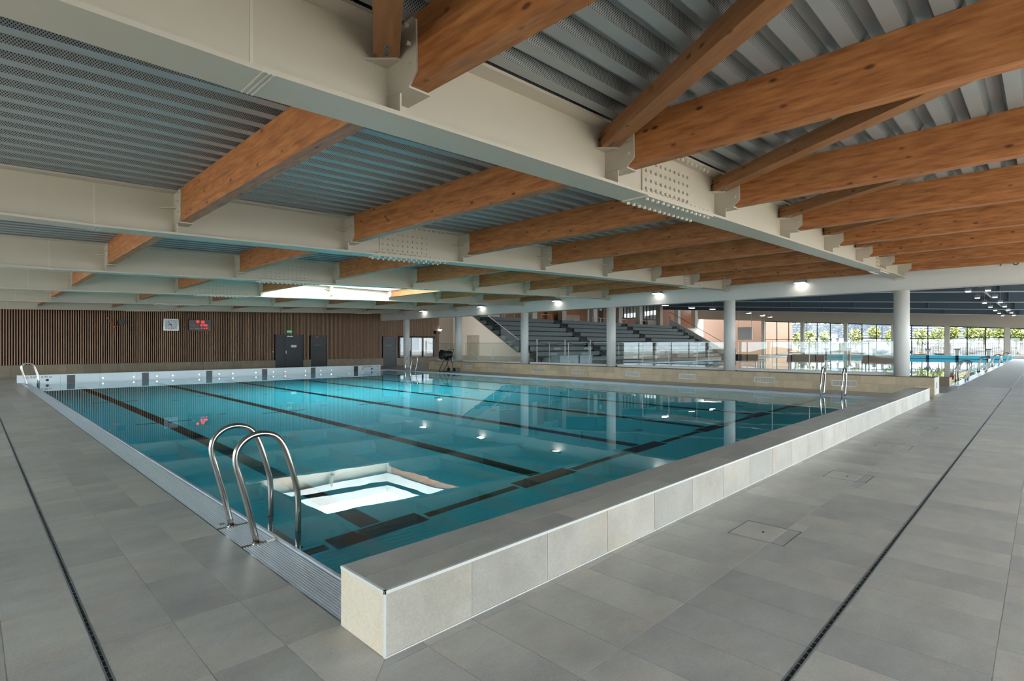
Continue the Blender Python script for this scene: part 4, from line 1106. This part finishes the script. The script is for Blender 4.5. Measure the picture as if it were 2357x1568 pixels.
# rising ground beyond the far facade
bpts = []; bf = []; NXg, NYg = 26, 40
rnd = random.Random(3)
for i in range(NXg):
    for j in range(NYg):
        x = 80.3 + 52 * (i / (NXg - 1)); y = -22 + 82 * j / (NYg - 1)
        bpts.append((x, y, (-.15 if i < 2 else .045 * (x - 84) + rnd.uniform(-.28, .34) * min(1, i / 5)) + (.4 * math.sin(y * .35) * min(1, i / 8))))
for i in range(NXg - 1):
    for j in range(NYg - 1): bf.append((i * NYg + j, (i + 1) * NYg + j, (i + 1) * NYg + j + 1, i * NYg + j + 1))
MB().add(bpts, bf).build('ground_bank', 'rock', None, kind='structure')
def rock(x, y, z, r, lab, mat):
    mb = MB(); n = 7; rr = random.Random(int(x * 97 + y * 31)); vs = []
    for a in range(1, 4):
        for k in range(n):
            ph = PI * a / 4; q = r * rr.uniform(.75, 1.15); vs.append((x + q * math.sin(ph) * math.cos(2 * PI * k / n) * 1.3, y + q * math.sin(ph) * math.sin(2 * PI * k / n) * 1.6, z + q * .6 * math.cos(ph)))
    vs += [(x, y, z + r * .6), (x, y, z - r * .6)]; fs = []
    for a in range(2):
        for k in range(n): fs.append((a * n + k, (a + 1) * n + k, (a + 1) * n + (k + 1) % n, a * n + (k + 1) % n))
    for k in range(n): fs.append((3 * n, k, (k + 1) % n)); fs.append((3 * n + 1, 2 * n + (k + 1) % n, 2 * n + k))
    mb.add(vs, fs).build('boulder', mat, None, label=lab, cat='boulder', group='boulders on the bank outside')
k = 0
for j in range(12):
    x = 86 + rnd.uniform(0, 6); y = -1 + 2.5 * j
    rock(x, y, .045 * (x - 84) + .2, rnd.uniform(.45, .8), f'rough {("grey", "pale", "brown")[j % 3]} boulder on the bank outside the far windows, {ORD[j]} from the right', ('rock', 'gravel', 'earth')[j % 3])
# corrugated fence on the bank
e = empty('metal_fence', (112, 18, 2.5), label='pale blue-grey metal fence running along the top of the bank', cat='fence')
for q in range(20):
    y = -16 + 4 * q; z0 = 2.0 + .05 * y * .6
    for r_ in range(6): MB().box(112 + .0, 112.06, y, y + 3.94, z0 + .42 * r_, z0 + .42 * r_ + .36).build('fence_board', 'fence_grey', e)
    MB().box(111.9, 112.1, y - .08, y + .06, z0 - 1, z0 + 2.6).build('fence_post', 'fence_grey', e)
# picket fence near the facade
e = empty('picket_fence', (84, 8, 0), label='thin dark picket fence outside the far windows', cat='fence')
mb = MB()
y = -8
while y < 24: mb.box(84, 84.03, y, y + .03, 0, 1.75); y += .16
mb.build('pickets', 'dark_frame', e, kind='stuff'); MB().box(83.98, 84.05, -8, 24, 1.6, 1.64).build('top_rail', 'dark_frame', e); MB().box(83.98, 84.05, -8, 24, .15, .19).build('bottom_rail', 'dark_frame', e)
# young trees
def leaf_cloud(cx_, cy_, cz, rx, ry, rz, n, sz, seed):
    rr = random.Random(seed); mb = MB()
    for _ in range(n):
        while True:
            a = Vector((rr.uniform(-1, 1), rr.uniform(-1, 1), rr.uniform(-1, 1)))
            if a.length < 1: break
        if rr.random() < .3: a = a.normalized() * rr.uniform(.9, 1.12)
        p = Vector((cx_ + a.x * rx, cy_ + a.y * ry, cz + a.z * rz)); t = Vector((rr.uniform(-1, 1), rr.uniform(-1, 1), rr.uniform(-1, 1))).normalized() * sz * rr.uniform(.6, 1.3)
        s_ = t.orthogonal().normalized() * sz * .55
        mb.add([p - t, p + s_, p + t, p - s_], [(0, 1, 2, 3)])
    return mb
def tree(x, y, zb, h, w_, lab, mat, seed):
    e = empty('young_tree', (x, y, zb), label=lab, cat='tree', group='young trees outside the far facade')
    MB().tube([(x, y, zb - .3), (x + .05, y, zb + h * .5), (x, y, zb + h * .9)], [.09, .06, .02], 7).build('trunk', 'bark', e)
    br = MB()
    for q in range(5):
        a = q * 1.26 + seed; br.tube([(x, y, zb + h * (.35 + .09 * q)), (x + w_ * .6 * math.cos(a), y + w_ * .6 * math.sin(a), zb + h * (.55 + .09 * q))], [.04, .015], 5)
    br.build('branches', 'bark', e)
    leaf_cloud(x, y, zb + h * .66, w_, w_, h * .36, 420, .17, seed).build('crown', mat, e, kind='stuff')
tk = 0
for (u, vt, vb, x) in ((1838, 765, 798, 94), (1862, 760, 800, 90), (1900, 762, 790, 98), (1970, 758, 794, 90), (2012, 752, 782, 97), (2052, 760, 796, 91), (2122, 756, 796, 90), (2160, 754, 795, 93), (2194, 752, 782, 95), (2235, 752, 785, 92), (2265, 752, 784, 96), (2300, 753, 783, 92), (2340, 755, 786, 90)):
    y = x * rat(u); a = (u - CX) / FPX; dd = FW + RT * a; t = x / dd.x
    zt2 = H + (Y0 - vt) / FPX * t; zb2 = H + (Y0 - vb) / FPX * t; hgt = (zt2 - zb2) / .72
    zg = min(.045 * (x - 84), zb2 - .3)
    tree(x, y, zt2 - hgt * 1.02, hgt, hgt * .24 + .15, f'young yellow-green tree beyond the far windows, {ORD[tk] if tk < 12 else "last"} from the left', 'leaf_green', 11 + tk); tk += 1
for k, u in enumerate((1700, 1742, 1788, 1834, 1880, 1928, 1976, 2030)):
    x = 118 + 5 * (k % 2); y = x * rat(u)
    e = empty('hedge_tree', (x, y, 3), label=f'dense green tree rising behind the metal fence, {ORD[k]} from the left', cat='tree', group='trees behind the fence')
    leaf_cloud(x, y, 5.4, 1.8, 2.3, 1.9 + .3 * (k % 3), 500, .3, 50 + k).build('crown', 'leaf_dark', e, kind='stuff')
    MB().tube([(x, y, 2), (x, y, 5)], [.2, .1], 7).build('trunk', 'bark', e)
# neighbouring building seen at the left end of the facade
nb = empty('neighbour_building', (86, 34, 0), label='pinkish rendered building wing outside, left end of the far facade', cat='building')
MB().box(84, 96, rat(1762) * 84, rat(1762) * 84 + 14, -.2, 7.5).build('wall', 'render_pink', nb)
MB().box(83.9, 96.1, rat(1762) * 84 - .2, rat(1762) * 84 + 14.2, 7.5, 7.7).build('roof_edge', 'plaster_white', nb)
# white sports panel inside, left end of the facade
mb = MB(); ya_, yb3 = rat(1731) * 77.5, rat(1698) * 77.5; mb.box(77.5, 77.7, ya_, yb3, 2.2, 4.0); mb.box(77.58, 77.62, ya_ + .1, ya_ + .14, 4.0, ZB(ya_) + 1.6); mb.box(77.58, 77.62, yb3 - .14, yb3 - .1, 4.0, ZB(yb3) + 1.6)
mb.build('white_screen', 'white_paint', None, label='large white screen hanging at the left end of the far facade', cat='screen')
# earth mound and saplings outside the left glazing
mb = MB(); n = 14; vs = []; fs = []
for i in range(n):
    for j in range(24):
        vs.append((-26 + 12 * i / (n - 1), 6 + 30 * j / 23, -.14 + 1.1 * math.sin(PI * i / (n - 1)) * math.sin(PI * j / 23) * (1 + .3 * math.sin(j * 1.3))))
for i in range(n - 1):
    for j in range(23): fs.append((i * 24 + j, (i + 1) * 24 + j, (i + 1) * 24 + j + 1, i * 24 + j + 1))
mb.add(vs, fs).build('earth_mound', 'earth', None, label='low brown earth mound outside, mirrored in the balustrade glass', cat='mound')
